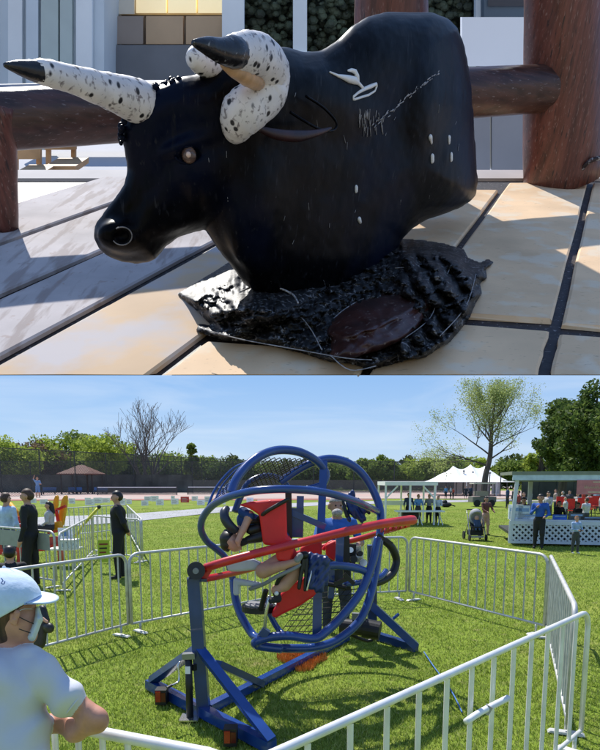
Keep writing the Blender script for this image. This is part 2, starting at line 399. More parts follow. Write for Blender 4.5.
def sm(a, b, k):
    hh = np.clip(.5+.5*(a-b)/k, 0, 1); return a*(1-hh)+b*hh-k*hh*(1-hh)
for c, r, rot in (((205, 170, 26), (34, 26, 22), -.3), ((190, 143, 34), (26, 7, 9), -.35), ((122, 236, 20), (25, 17, 16), .1), ((160, 205, 18), (44, 15, 17), -.95), ((172, 222, 22), (30, 9, 10), -.3), ((225, 175, 34), (16, 34, 14), .35),
                  ((262, 205, 34), (34, 64, 26), .2), ((425, 105, 36), (24, 56, 28), .1), ((335, 105, 36), (52, 34, 26), .45)):
    f = sm(f, ell(c, r, rot), 9)
f = np.maximum(f, -ell((122, 236, 38), (9, 8, 9)))       # nostril
f = np.maximum(f, -ell((189, 155, 44), (12, 7, 9), -.1))     # eye socket
f = np.maximum(f, -ell((163, 232, 40), (34, 1.6, 10), -.28))       # mouth line
fs_ = snet(f, lo, h); vs, fs = fs_
vs = laplace(vs, fs, 3, .5)
for i_ in range(len(vs)):     # hide-like unevenness
    x_, y_, z_ = vs[i_]; q_ = .55*mn0.noise(Vector((x_/9, y_/22, z_/9)))+.35*mn0.noise(Vector((x_/3.5, y_/9, z_/4)))+.9*mn0.noise(Vector((x_/40, y_/40, z_/40+5)))
    vs[i_, 2] += q_*1.1; vs[i_, 0] += q_*.3
# nostril ring, eye, horns, ears, markings
base = D(330, 320)
bull = thing('bull_statue', 'glossy black bull figure with white speckled black tipped horns on a black base', 'bull figure', base)
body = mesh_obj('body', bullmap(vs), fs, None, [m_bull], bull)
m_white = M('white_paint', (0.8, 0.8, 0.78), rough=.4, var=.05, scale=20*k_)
def bp(*p): return bullmap(np.array([p], float))[0]
pxs = 2.25*S/600
m = MB(); m.tube([bp(122+10*math.cos(a), 236+9*math.sin(a), 37+2*math.cos(a)) for a in np.linspace(-2.2, 2.6, 22)], .55*pxs, seg=6); m.build('nostril_rim', M('scuffed_rim', (.16, .15, .15), var=.5, scale=50*k_), bull, smooth=True)
m = MB(); m.ball(bp(189, 155, 42), 6.5*pxs, 20, 14); eye = m.build('eye', M('eye_gloss', (.10, .06, .045), rough=.08, var=.4, scale=40*k_), bull, smooth=True)
m = MB(); m.ball(bp(188.5, 154.5, 47), 2.3*pxs, 12, 8); m.build('eye_highlight', M('eye_highlight_tan', (.75, .55, .45), rough=.15, var=.1, scale=40*k_), eye, smooth=True)  # pale tan ball painting the highlight in the eye
for s_ in (-1, 1):
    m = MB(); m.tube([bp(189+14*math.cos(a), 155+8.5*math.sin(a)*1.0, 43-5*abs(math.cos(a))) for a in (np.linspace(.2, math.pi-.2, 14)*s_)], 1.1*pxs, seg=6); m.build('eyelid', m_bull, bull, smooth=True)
m_bull.node_tree.nodes['Principled BSDF'].inputs['IOR'].default_value = 1.16; m_bull.node_tree.nodes['Principled BSDF'].inputs['Specular IOR Level'].default_value = .5
m_horn = M('horn_white', (0.74, 0.70, 0.68), rough=0.45, var=0.12, scale=14*k_, bump=0.5, detail=8)
overlay(m_horn, 'noise', 60*k_, 0.56, 0.66, (0.16, 0.13, 0.13), fac=.85, distort=.6)
overlay(m_horn, 'voronoi', 28*k_, 0.26, 0.17, (0.01, 0.009, 0.01), stretch=(1, 1, .7))
m_tip = M('horn_tip', (0.010, 0.009, 0.009), rough=.25, var=.6, scale=30*k_, bump=.5); overlay(m_tip, 'noise', 70*k_, .64, .70, (.3, .3, .3), fac=.6)
def horn(pts, tip, nm='horn'):
    """pts: (px,py,z,rpx)"""
    q = [bp(p[0], p[1], p[2]) for p in pts]; r = [p[3]/600*Tb(p[0], p[1])*S for p in pts]
    P, R = spline(q, r, 7); R = [x*(1+rnd.uniform(-.03, .03)) for x in R]
    m = MB(); m.tube(P, R, seg=20); h_ = m.build(nm, m_horn, bull, smooth=True)
    if tip:
        q = [bp(*p[:3]) for p in tip]; r = [p[3]/600*Tb(p[0], p[1])*S for p in tip]
        m = MB(); m.tube(q, r, seg=14, sub=5); m.build('horn_tip', m_tip, h_, smooth=True)
    return h_
horn([(150, 107, 0, 17.5), (140, 103, 8, 19), (122, 96, 18, 17), (98, 88, 30, 13.5), (70, 79, 42, 11), (44, 72.5, 52, 10), (33, 71.5, 54, 8), (29, 71, 55, 3)], [(40, 72, 54, 8.6), (31, 70.5, 55, 8.0), (18, 67.5, 58, 5.5), (4, 65, 60, 1.5)])
horn([(232, 135, 35, 8), (235, 126, 45, 15), (240, 115, 54, 18.5), (254, 104, 60, 18), (267, 90, 64, 18), (271, 73, 66, 17), (262, 58, 70, 16.5), (247, 53, 76, 15.5), (231, 52, 82, 11), (228, 53, 83, 4)], [(240, 53, 80, 11.5), (232, 52, 86, 11.5), (221, 51, 90, 9), (207, 46, 94, 6.5), (193, 43, 98, 2)])
# tan underside of the curl
m = MB(); q = [(222, 62), (233, 66), (245, 72), (256, 79), (263, 84)]; m.tube([bp(x, y+2, 84-i*3.6) for i, (x, y) in enumerate(q)], [2*pxs, 6*pxs, 7.5*pxs, 6.5*pxs, 2*pxs], seg=12, sub=5); m.build('horn_underside', M('horn_tan', (.55, .33, .17), rough=.4, var=.3, scale=20*k_, bump=.4), bull, smooth=True)
# far ear knob
m = MB(); m.tube([bp(190, 60, 20), bp(197, 59, 18), bp(208, 64, 14), bp(222, 72, 5)], [5*pxs, 9.5*pxs, 10.5*pxs, 9*pxs], seg=16, sub=4); m.build('ear', m_horn, bull, smooth=True)
# ear / shoulder fold (reddish) and saddle edge
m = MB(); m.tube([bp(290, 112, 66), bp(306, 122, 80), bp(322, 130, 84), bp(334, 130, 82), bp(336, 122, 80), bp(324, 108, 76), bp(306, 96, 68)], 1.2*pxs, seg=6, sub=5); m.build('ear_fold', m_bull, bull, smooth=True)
m_red = M('dull_red_fold', (0.030, .008, .007), rough=.5, var=.5, scale=12*k_, bump=.4)
m = MB(); P = [(258, 128, 70, 3), (275, 134, 76, 6), (298, 136, 82, 7), (320, 132, 84, 4), (331, 128, 83, 1.5)]
m.tube([bp(*p[:3]) for p in P], [p[3]*pxs*.7 for p in P], seg=10, sub=4); m.build('ear_fold', m_red, bull, smooth=True)
# surface finder: z of body surface at a pixel
def zsurf(px, py):
    i0 = int(round((px-lo[0])/h)); j0 = int(round((py-lo[1])/h)); zs = []
    for i in range(i0-2, i0+3):
        for j in range(j0-2, j0+3):
            col = f[i, j, :]; kk = np.where(col < 0)[0]
            if len(kk) and kk.max()+1 < len(col): k_i = kk.max(); zs.append(lo[2]+h*(k_i+col[k_i]/(col[k_i]-col[k_i+1])))
    return float(np.mean(zs)) if zs else 0
def mark(name, strokes, rr, mat=m_white, lift=.4):
    m = MB()
    for st in strokes:
        P = []; R = []
        for i in range(len(st)-1):
            for t in np.linspace(0, 1, 5)[: (5 if i == len(st)-2 else 4)]:
                x = st[i][0]*(1-t)+st[i+1][0]*t; y = st[i][1]*(1-t)+st[i+1][1]*t
                r0 = st[i][2] if len(st[i]) > 2 else rr; r1 = st[i+1][2] if len(st[i+1]) > 2 else rr
                P.append(bp(x, y, zsurf(x, y)+lift)); R.append((r0*(1-t)+r1*t)*Tb(x, y)*S/600)
        m.tube(P, R, seg=9)
        if rr > .5: m.ball(P[0], R[0], 8, 6); m.ball(P[-1], R[-1], 8, 6)
    return m.build(name, mat, bull, smooth=True)
e = lambda x, y, *r: (330+x*70/600, 60+y*50/429, *r)
mark('emblem', [[e(0, 103, .7), e(70, 135, 1.2), e(120, 150, 2.2), e(165, 165, 3), e(210, 175, 3), e(240, 195, 1.6), e(285, 240, 1.1)],
                [e(155, 90, .8), e(185, 88, 1.6), e(215, 100, 2.0), e(230, 140, 2.4), e(240, 180, 1.5)],
                [e(200, 340, .7), e(200, 315, 1.0), e(240, 280, 1.1), e(300, 245, 1.6), e(350, 225, 1.7), e(395, 205, 1.3), e(400, 225, .9), e(385, 265, .8), e(330, 300, 1.0), e(270, 318, 1.0), e(210, 338, 1.0)],
                ], 1.0)
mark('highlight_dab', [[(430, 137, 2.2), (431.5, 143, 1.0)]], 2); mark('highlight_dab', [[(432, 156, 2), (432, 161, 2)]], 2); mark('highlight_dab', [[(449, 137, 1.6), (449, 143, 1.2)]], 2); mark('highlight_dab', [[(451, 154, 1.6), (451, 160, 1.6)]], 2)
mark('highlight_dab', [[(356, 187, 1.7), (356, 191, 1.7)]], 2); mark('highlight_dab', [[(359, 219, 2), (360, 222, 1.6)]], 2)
m_sc = M('scratch_grey', (.30, .29, .29), rough=.6, var=.5, scale=50*k_)
sc = []
for i in range(34):
    t = i/33; x = 372+(437-372)*t; y = 128+(73-128)*t+rnd.uniform(-3, 3)*(1-t*.5)
    sc.append([(x, y, .35), (x+rnd.uniform(1, 4), y-rnd.uniform(1, 4), .55)])
for i in range(40):
    x = rnd.uniform(359, 384); y = rnd.uniform(108, 128); sc.append([(x, y, .3), (x+rnd.uniform(-1, 1), y+rnd.uniform(4, 10), .3)])  # dense pale strokes: scuffs that also paint the shoulder highlight
for i in range(40):
    x = rnd.uniform(200, 460); y = rnd.uniform(60, 290)
    if f[int((x-lo[0])/h), int((y-lo[1])/h), int((10-lo[2])/h)] < 0 and d2[int((x-lo[0])/h), int((y-lo[1])/h)] < -8: sc.append([(x, y, .15), (x+rnd.uniform(-2, 2), y+rnd.uniform(3, 9), .2)])
tagp(mark('scratch_and_highlight', sc, .4, m_sc, .1), kind='stuff')
# curly poll hair tufts on brow
m = MB()
for i in range(90):
    a = rnd.random(); x = 121+a*a*62+rnd.uniform(-1.5, 1.5); y = 142-62*math.sin(a*1.5)+rnd.uniform(-1, 4); m.ball(bp(x, y, rnd.uniform(-14, 16)), pxs*rnd.uniform(1.6, 3.2), 8, 6)
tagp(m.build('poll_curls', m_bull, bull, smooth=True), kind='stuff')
# -- black base mat
m_mat = M('black_rubber', (0.010, 0.009, 0.009), rough=0.52, spec=.35, var=0.6, scale=12*k_, bump=0.9, detail=8)
overlay(m_mat, 'noise', 45*k_, 0.575, 0.66, (0.50, 0.48, 0.48), fac=.5, distort=.8); overlay(m_mat, 'noise', 7*k_, .5, .7, (0.004, .004, .004), fac=.9)
matp = np.array([(177,293),(190,286),(204,277),(216,270),(228,262),(300,255),(392,238),(420,239),(445,243),(464,249),(468,257),(480,262),(488,258),(494,262),(486,268),(487,277),(480,283),(482,292),(476,302),(470,316),(461,328),(450,341),(436,349),(425,357),(408,359),(395,363),(372,369),(350,363),(330,361),(300,352),(270,345),(245,340),(225,340),(206,334),(196,330),(199,323),(212,325),(196,309)], float)
base_m = thing('base_mat', 'ragged black padded base with white scuffs spread over the pale slabs', 'base mat', D(330, 340))
stp = 1.5; gx2, gy2 = np.meshgrid(np.arange(172, 500, stp), np.arange(232, 374, stp), indexing='ij'); dm = polysdf(matp, gx2, gy2)
import mathutils.noise as mn
def snapb(x, y):
    best = None
    for i in range(len(matp)):
        x0, y0 = matp[i]; x1, y1 = matp[(i+1) % len(matp)]; ex, ey = x1-x0, y1-y0; t = min(1, max(0, ((x-x0)*ex+(y-y0)*ey)/(ex*ex+ey*ey)))
        q = (x0+t*ex, y0+t*ey); d = math.hypot(x-q[0], y-q[1])
        if best is None or d < best[0]: best = (d, q)
    return best[1]
ids = {}; vv = []; ff = []
for i in range(gx2.shape[0]):
    for j in range(gx2.shape[1]):
        if dm[i, j] < .8:
            x, y = gx2[i, j], gy2[i, j]
            if dm[i, j] > -1.6: x, y = snapb(x, y)
            ed = min(1, max(0, -dm[i, j]/9)); nz = mn.noise(Vector((x/11, y/6, 3)))+.6*mn.noise(Vector((x/4, y/3, 9)))
            bump = math.exp(-((x-262)/44)**2-((y-298)/17)**2)*.14+math.exp(-((x-425)/34)**2-((y-275)/26)**2)*.07
            ridge = .03*abs(math.sin((x-y*.7)/7))*ed*(x > 400)
            rg = .35+.65*min(1, max(0, (x-330)/90)); fold = .030*abs(math.sin(x/15+y/9+1.2*nz)) ; l = .006+ed*(.035+rg*.024*nz+fold+.006*mn.noise(Vector((x/2.2, y/1.8, 5))))+bump*ed*.9+ridge*1.3
            ids[i, j] = len(vv); vv.append(D(x, y+l*70, l))
for (i, j) in ids:
    c = [(i, j), (i+1, j), (i+1, j+1), (i, j+1)]
    if all(q in ids for q in c): ff.append(tuple(ids[q] for q in c)[::-1])
mb = MB(); mb.add(vv, ff); mb.build('pad', m_mat, base_m, smooth=True)
m_brown = M('dark_brown_boot', (0.045, 0.014, 0.010), rough=.40, var=.5, scale=8*k_, bump=.5); overlay(m_brown, 'noise', 50*k_, .62, .70, (.35, .28, .25), fac=.6)
pb = 2.75*S/600
m = MB(); vs_ = []; fs_q = []; na, nr_ = 56, 12; ca_, sa_ = math.cos(-.50), math.sin(-.50)
for i in range(nr_+1):
    for k in range(na):
        r_ = i/nr_; a = 2*math.pi*k/na; ex = 60*(1+.10*math.sin(3*a+1)+.05*math.sin(7*a)); ey = 27*(1+.12*math.sin(2*a))
        u_, v_ = r_*ex*math.cos(a), r_*ey*math.sin(a); x = 378+u_*ca_-v_*sa_; y = 318+u_*sa_+v_*ca_
        l = .055+.085*math.sqrt(max(0, 1-r_**2.4))+.012*mn.noise(Vector((x/9, y/7, 2)))+.02*math.exp(-((v_+4-u_*.1)/3.5)**2)*(1-r_); vs_.append(D(x, y+l*70, l))
for i in range(nr_):
    for k in range(na): fs_q.append((i*na+k, i*na+(k+1) % na, (i+1)*na+(k+1) % na, (i+1)*na+k)[::-1])
m.add(vs_, fs_q); m.build('foot_pad', m_brown, base_m, smooth=True)
m = MB(); m.tube([vs_[nr_*na+k] for k in range(na)][30:56], .6*pb, seg=6); m.build('seam', m_sc, base_m, smooth=True)
for pts in ([(272, 303), (296, 308), (310, 322), (322, 344)], [(200, 322), (240, 333), (300, 344), (345, 352), (372, 354)], [(395, 262), (420, 262), (428, 275), (430, 300)], [(330, 349), (350, 364), (376, 360)], [(405, 332), (430, 312), (440, 285), (450, 262)], [(440, 330), (466, 300), (476, 268)]):
    m = MB(); m.tube([D(x, y+6, .10) for x, y in pts], .42*pb, seg=6, sub=5); m.build('seam', m_sc, base_m, smooth=True)
m = MB(); m.tube([D(x, y+5, .13) for x, y in ((240, 287), (256, 281), (275, 282), (292, 289), (298, 298))], .9*pb, seg=6, sub=5); m.build('seam', M('scuffed_white', (.5, .48, .48), var=.8, scale=60*k_, bump=1), base_m, smooth=True)
# -- what stands behind the railing
m_pave = M('pale_paving', (0.45, 0.45, 0.48), spec=.1, rough=.8, var=.12, scale=.6*k_)
mb = MB(); mb.hexa([DK(-16, w1+.45, -.40), DK(16, w1+.45, -.40), DK(26, 24, -.40), DK(-26, 24, -.40), DK(-16, w1+.45, -.30), DK(16, w1+.45, -.30), DK(26, 24, -.30), DK(-26, 24, -.30)])
o = mb.build('pavement', m_pave, base=DK(0, 8, -.3)); tagp(o, kind='structure')
def panelbox(x0, x1, y0, y1, wd, depth=.6):
    p = [DW(x0, y1, wd), DW(x1, y1, wd), DW(x1, y0, wd), DW(x0, y0, wd)]; off = FW*depth*S; m = MB(); m.slab(p[::-1], off); return m
def pb_(name, x0, x1, y0, y1, wd, mat, parent, depth=.6): return panelbox(x0, x1, y0, y1, wd, depth).build(name, mat, parent)
mt = lambda nm, c, **kw: M(nm, c, rough=kw.pop('rough', .7), var=kw.pop('var', .1), scale=kw.pop('scale', .8)*k_, **kw)
m_b1 = mt('pale_blue_wall', (.66, .74, .80)); m_b2 = mt('light_panel', (.84, .88, .90)); m_b3 = mt('grey_green_panel', (.50, .58, .56), var=.15)
wb = 15.0
b = thing('pale_blue_pavilion', 'pale blue grey panelled building at the far left behind the horn', 'building', DW(50, 90, wb))
pb_('wall', -160, 104, -60, 96, wb, m_b1, b, 1.5)
for x0, x1, mm in ((-60, -8, m_b2), (8, 22, m_b2), (41, 58, m_b3), (60, 72, m_b3), (76, 92, m_b2), (26, 38, m_b1)): pb_('wall_panel', x0, x1, -60, 92, wb-.12, mm, b, .1)
b = thing('shop_front', 'tan shop front with glowing pale upper panels between the horns', 'building', DW(170, 60, wb+2))
pb_('wall', 104, 236, -60, 62, wb+1.5, mt('shop_wall', (.34, .30, .26)), b, 1.5)
m_glow = mt('glow_cream_fascia', (.95, .80, .50), var=.2); m_glow.node_tree.nodes['Principled BSDF'].inputs['Emission Color'].default_value = (1, .80, .48, 1); m_glow.node_tree.nodes['Principled BSDF'].inputs['Emission Strength'].default_value = .38  # emission added to brighten the dull cream panels, no real lamp behind
for fx0, fx1 in ((136, 166), (168, 196), (198, 225)): pb_('glow_panel', fx0, fx1, -60, 13, wb+1.3, m_glow, b, .15)
pb_('fascia', 106, 225, -60, 15, wb+1.4, mt('cream_fascia', (.75, .62, .40), var=.2), b, .1); pb_('fascia', 108, 134, -60, 14, wb+1.2, mt('buff_fascia', (.80, .74, .62)), b, .09)
mw = mt('tan_board', (.60, .42, .26), var=.15)
for i in range(3): pb_('board', 106+i*40, 143+i*40, 16, 44, wb+1.1, mw if i else mt('brown_board', (.36, .30, .26)), b, .15)
pb_('plinth', 100, 240, 45, 80, wb+1.0, mt('dark_plinth', (.20, .21, .23), var=.2), b, .25)
o = pb_('white_door_panel', 222, 244, -60, 44, wb+.8, m_b2, b, .15)
b = thing('dark_hedge', 'dark green clipped planting behind the bull with pale posts', 'hedge', DW(320, 60, wb+3))
m_hg = mt('hedge_green', (.055, .07, .04), var=.6, scale=3); 
m = MB(); 
for i in range(2600):
    x = rnd.uniform(238, 600); y = rnd.uniform(-20, 74); c = DW(x, y, wb+2.6+rnd.uniform(-.35, .25)); rr_ = S*rnd.uniform(.03, .12)
    m.ball(c, (rr_, rr_*.6, rr_*.7), 6, 4)
m.build('foliage', m_hg, b)
pb_('core', 236, 620, -60, 78, wb+2.9, m_hg, b, 1.5)
for x0, x1 in ((293, 307), (476, 483)): 
    bb = thing('pale_post', 'pale post standing in front of the dark planting, '+('left of the bull back' if x0 < 400 else 'right of the bull rump'), 'post', DW(x0, 60, wb+2)); pb_('shaft', x0, x1, -60, 52, wb+1.8, m_b2, bb, .2); pb_('foot_plate', x0-4, x1+4, 52, 60, wb+1.75, m_b2, bb, .3)
bb = thing('blue_van', 'dim blue grey van seen between bull rump and right post', 'van', DW(505, 30, wb+1.5)); pb_('body', 484, 560, -20, 26, wb+1.5, mt('van_paint', (.12, .16, .20), var=.3), bb, 1.2); pb_('window', 488, 550, -12, 6, wb+1.47, mt('van_glass', (.05, .06, .08), rough=.1), bb, .02)
bb = thing('white_board', 'large white board beyond the rail right of the bull', 'board', DW(495, 60, 9.5)); pb_('panel', 462, 545, 17, 66, 9.5, mt('board_white', (.86, .90, .96), var=.05), bb, .1); pb_('leg', 470, 476, 66, 118, 9.5, m_b3, bb, .08); pb_('leg', 531, 537, 66, 118, 9.5, m_b3, bb, .08)
bb = thing('low_grey_wall', 'low blue grey wall under the rail at right', 'wall', DW(500, 150, 7.4)); 
for i in range(3):
    pb_('wall_panel', 440+i*52, 490+i*52, 100, 170, 7.4, mt('wall_grey%d' % i, (.32+.02*i, .35+.02*i, .39+.02*i), var=.12, scale=1.5), bb, .15)
def stool(x, y, wd, s, lab, col):
    b = thing('wooden_chair', lab, 'chair', DW(x, y+s, wd)); mm = mt('chair_wood', col, var=.3, scale=3)
    pb_('seat', x-s*.6, x+s*.6, y-2, y+4, wd, mm, b, .5)
    pb_('backrest', x-s*.6, x+s*.6, y-s*1.3, y-s*.7, wd+.5, mm, b, .05)
    for dx in (-.55, .42):
        pb_('leg', x+dx*s, x+dx*s+4, y+4, y+s, wd, mm, b, .06); pb_('leg', x+dx*s, x+dx*s+4, y-s*1.3, y+s*.8, wd+.55, mm, b, .06)
stool(60, 168, 7.0, 26, 'honey wood chair under the rail at the left, nearer the bull muzzle', (.42, .26, .13)); stool(26, 176, 6.6, 24, 'honey wood chair under the rail at the left, beside the railing post', (.50, .33, .18))
bb = thing('pale_bench', 'long pale bench on the paving below the left rail', 'bench', DW(100, 150, 9.0)); pb_('seat', 20, 190, 128, 136, 9.0, mt('bench_white', (.75, .78, .82)), bb, .5); pb_('leg', 40, 48, 136, 150, 9.0, m_b3, bb, .3); pb_('leg', 150, 158, 136, 150, 9.0, m_b3, bb, .3)
# ================================================================ LOWER PLACE: fairground lawn
BUMPD = 0.02
g3 = lambda px, py: G(px, py)
m_lawn = M('lawn', (0.185, 0.25, 0.034), rough=.9, var=.22, scale=1.3, bump=.5, spec=.1, detail=10)
overlay(m_lawn, 'noise', .35, .48, .72, (0.30, 0.32, 0.07), fac=.7); overlay(m_lawn, 'noise', 14, .50, .72, (0.055, 0.11, 0.014), fac=.85, stretch=(1, .6, 1)); overlay(m_lawn, 'noise', 5, .60, .72, (0.30, 0.26, 0.11), fac=.6); overlay(m_lawn, 'noise', 1.1, .60, .70, (0.24, 0.19, 0.09), fac=.45)
mb = MB(); xs = list(np.linspace(-160, -60, 4))+list(np.linspace(-40, 40, 30))+list(np.linspace(60, 160, 4)); ys = [-30, -5, 0]+list(np.linspace(2, 60, 40))+[100, 150]
vs_ = [(x, y, (0.02*mn.noise(Vector((x*.4, y*.4, 0))) if abs(x) < 40 and 1 < y < 60 else 0)-.012) for y in ys for x in xs]; nx_ = len(xs)
mb.add(vs_, [(j*nx_+i, j*nx_+i+1, (j+1)*nx_+i+1, (j+1)*nx_+i) for j in range(len(ys)-1) for i in range(nx_-1)])
lawn = mb.build('lawn', m_lawn, smooth=True, base=(0, 0, 0)); tagp(lawn, kind='structure')
# grass blades
ter = MB(); ter.add([(-12000, -3000, -.12), (12000, -3000, -.12), (12000, 16000, -.12), (-12000, 16000, -.12)], [(0, 1, 2, 3)]); to = ter.build('bounce_ground', M('neutral_bounce_ground', (.30, .27, .23), rough=.95, var=.15, scale=.02), base=(0, 0, 0)); tagp(to, kind='structure')  # unseen neutral ground, added to keep green bounce off the horns
rs = np.random.RandomState(3)
NB = 320000
u_ = rs.rand(NB); Yb = 3.2*(40/3.2)**(u_**1.0); Xb = (rs.rand(NB)*2-1)*(Yb*.56+.3)
hb = (.009+.019*rs.rand(NB))*(1+.25*np.sin(Xb*2.1)*np.cos(Yb*1.7)); ang = rs.rand(NB)*2*math.pi; wd_ = (.0024+.0024*rs.rand(NB))*np.sqrt(Yb/4); hb *= (Yb/4)**.15
lean = rs.randn(NB, 2)*.016
V3 = np.zeros((NB, 3, 3)); V3[:, 0] = np.stack([Xb-np.cos(ang)*wd_, Yb-np.sin(ang)*wd_, np.full(NB, -.01)], 1); V3[:, 1] = np.stack([Xb+np.cos(ang)*wd_, Yb+np.sin(ang)*wd_, np.full(NB, -.01)], 1)
V3[:, 2] = np.stack([Xb+lean[:, 0], Yb+lean[:, 1], hb], 1)
me = bpy.data.meshes.new('grass'); me.vertices.add(NB*3); me.vertices.foreach_set('co', V3.ravel()); me.loops.add(NB*3); me.loops.foreach_set('vertex_index', np.arange(NB*3)); me.polygons.add(NB); me.polygons.foreach_set('loop_start', np.arange(NB)*3); me.polygons.foreach_set('loop_total', np.full(NB, 3)); me.update(); me.validate()
def leafmat(name, cols, trans=.45, rough=.6):
    m = bpy.data.materials.new(name); m.use_nodes = True; n = m.node_tree.nodes; l = m.node_tree.links; b = n['Principled BSDF']; b.inputs['Roughness'].default_value = rough; b.inputs['Specular IOR Level'].default_value = .2
    ge = n.new('ShaderNodeNewGeometry'); cr = n.new('ShaderNodeValToRGB'); l.new(ge.outputs['Random Per Island'], cr.inputs[0]); e_ = cr.color_ramp.elements
    e_[0].color = (*cols[0], 1); e_[1].color = (*cols[-1], 1)
    for i, c in enumerate(cols[1:-1]): q = e_.new((i+1)/(len(cols)-1)); q.color = (*c, 1)
    l.new(cr.outputs[0], b.inputs['Base Color']); tr = n.new('ShaderNodeBsdfTranslucent'); l.new(cr.outputs[0], tr.inputs[0])
    mx = n.new('ShaderNodeMixShader'); mx.inputs[0].default_value = trans; l.new(b.outputs[0], mx.inputs[1]); l.new(tr.outputs[0], mx.inputs[2]); l.new(mx.outputs[0], n['Material Output'].inputs[0]); return m
m_blade = leafmat('grass_blades', [(.11, .17, .02), (.24, .33, .04), (.34, .43, .065), (.50, .50, .19)], .32)
me.materials.append(m_blade); go = bpy.data.objects.new('grass', me); COL.objects.link(go); tagp(go, 'short sunlit green grass blades of the lawn in front', 'grass', kind='stuff')
def sheet(name, pts, z, mat, gen=False):
    m = MB(); m.add([(p[0], p[1], z) for p in pts], [tuple(range(len(pts)))]); o = m.build(name, mat, base=(0, 0, 0)); tagp(o, kind='structure'); return o
m_path = M('path_grey', (.36, .36, .38), rough=.85, var=.1, scale=1.5, bump=.2)
top = [(-120, 524), (0, 519), (60, 516.5), (130, 514), (205, 508.5), (260, 504.5), (330, 502), (420, 500.5), (520, 499)]
bot = [(520, 501), (420, 503), (330, 505), (260, 509), (205, 514), (130, 522), (60, 527), (0, 531), (-120, 540)]
sheet('path', [g3(*p) for p in bot+top], .012, m_path)
m_court = M('court_surface', (.42, .33, .29), rough=.85, var=.08, scale=.3); overlay(m_court, 'noise', .15, .5, .6, (.48, .26, .22), fac=.6)
sheet('court', [(-70, 56, 0), (8, 62, 0), (50, 62, 0), (90, 62, 0), (90, 108, 0), (-90, 108, 0)], .016, m_court)
sheet('track', [(-70, 52.5, 0), (8, 58, 0), (8, 61, 0), (-70, 55, 0)], .022, M('red_track', (.42, .17, .13), rough=.9, var=.2, scale=.8))
m_orange = M('orange_paint', (.60, .24, .05), rough=.9, var=.3, scale=20); 
oc = G(302, 661); pts = []
mo = MB()
for i in range(1900):
    a = rs.rand()*2*math.pi; r_ = math.sqrt(rs.rand())*(1+.25*math.sin(3*a)); x = oc[0]+math.cos(a)*.24*r_; y = oc[1]+math.sin(a)*.30*r_; t = rs.rand()*6.28; q = .008
    mo.add([(x-math.cos(t)*q, y-math.sin(t)*q, .0), (x+math.cos(t)*q, y+math.sin(t)*q, .0), (x+rs.randn()*.01, y+rs.randn()*.01, .036+.02*rs.rand())], [(0, 1, 2)])
o = mo.build('dyed_grass', m_orange, base=oc); tagp(o, 'patch of grass sprayed orange under the big rings', 'grass', kind='stuff')
# -- far trees
m_bark = M('bark', (.085, .07, .058), rough=.9, var=.35, scale=3, bump=.6, stretch=(3, 3, .5)); m_bark2 = M('bark_grey', (.13, .115, .10), rough=.9, var=.3, scale=3)
GREENS = {'spring': leafmat('leaves_spring', [(.20, .27, .04), (.32, .41, .06), (.42, .50, .10)]), 'mid': leafmat('leaves_mid', [(.10, .16, .03), (.18, .26, .05), (.28, .34, .08)]),
          'dark': leafmat('leaves_dark', [(.04, .08, .022), (.09, .14, .035), (.16, .22, .05)], .45), 'pink': leafmat('leaves_pink', [(.16, .10, .07), (.22, .14, .10), (.20, .19, .07)]),
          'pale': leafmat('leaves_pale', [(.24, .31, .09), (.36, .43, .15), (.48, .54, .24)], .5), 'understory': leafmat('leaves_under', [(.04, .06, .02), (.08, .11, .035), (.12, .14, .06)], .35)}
def leafmesh(name, cen, size, mat, parent, zmax=None):
    n_ = len(cen); q = rs.randn(n_, 3); q /= np.linalg.norm(q, axis=1)[:, None]; r = rs.randn(n_, 3); r -= q*(r*q).sum(1)[:, None]; r /= np.linalg.norm(r, axis=1)[:, None]
    s_ = size*(.6+.8*rs.rand(n_))[:, None]; v = np.stack([cen-q*s_, cen-r*s_*.55, cen+q*s_, cen+r*s_*.55], 1).reshape(-1, 3)
    if parent is not None: v = v-rootloc(parent)
    me = bpy.data.meshes.new(name); me.vertices.add(n_*4); me.vertices.foreach_set('co', v.ravel()); me.loops.add(n_*4); me.loops.foreach_set('vertex_index', np.arange(n_*4)); me.polygons.add(n_); me.polygons.foreach_set('loop_start', np.arange(n_)*4); me.polygons.foreach_set('loop_total', np.full(n_, 4)); me.update(); me.validate(); me.materials.append(mat)
    o = bpy.data.objects.new(name, me); COL.objects.link(o)
    if parent is not None: o.parent = parent
    return o
def branches(m, p, d, L, r, lvl, tips, rng, spread=.6, droop=0., minr=.012, kids=(2, 4), up=.12):
    n_ = 4; P = [p]; R = [r]; 
    for i in range(n_):
        d = d+Vector((rng.uniform(-1, 1), rng.uniform(-1, 1), rng.uniform(-.6, .8)))*.16+Vector((0, 0, up-droop)); d.normalize(); p = p+d*L/n_; P.append(p); R.append(max(minr, r*(1-.5*(i+1)/n_)))
    m.tube([tuple(q) for q in P], R, seg=6 if lvl > 1 else 4, caps=False)
    if lvl == 0: tips += [tuple(q) for q in P[1:]]; return
    for i in range(rng.randint(*kids)):
        k = rng.randint(1, n_) if i else n_; dd = (d+Vector((rng.uniform(-1, 1), rng.uniform(-1, 1), rng.uniform(-.4, .8)))*spread*1.5).normalized()
        branches(m, P[k], dd, L*rng.uniform(.62, .82), R[k]*.72, lvl-1, tips, rng, spread, droop, minr, kids, up)
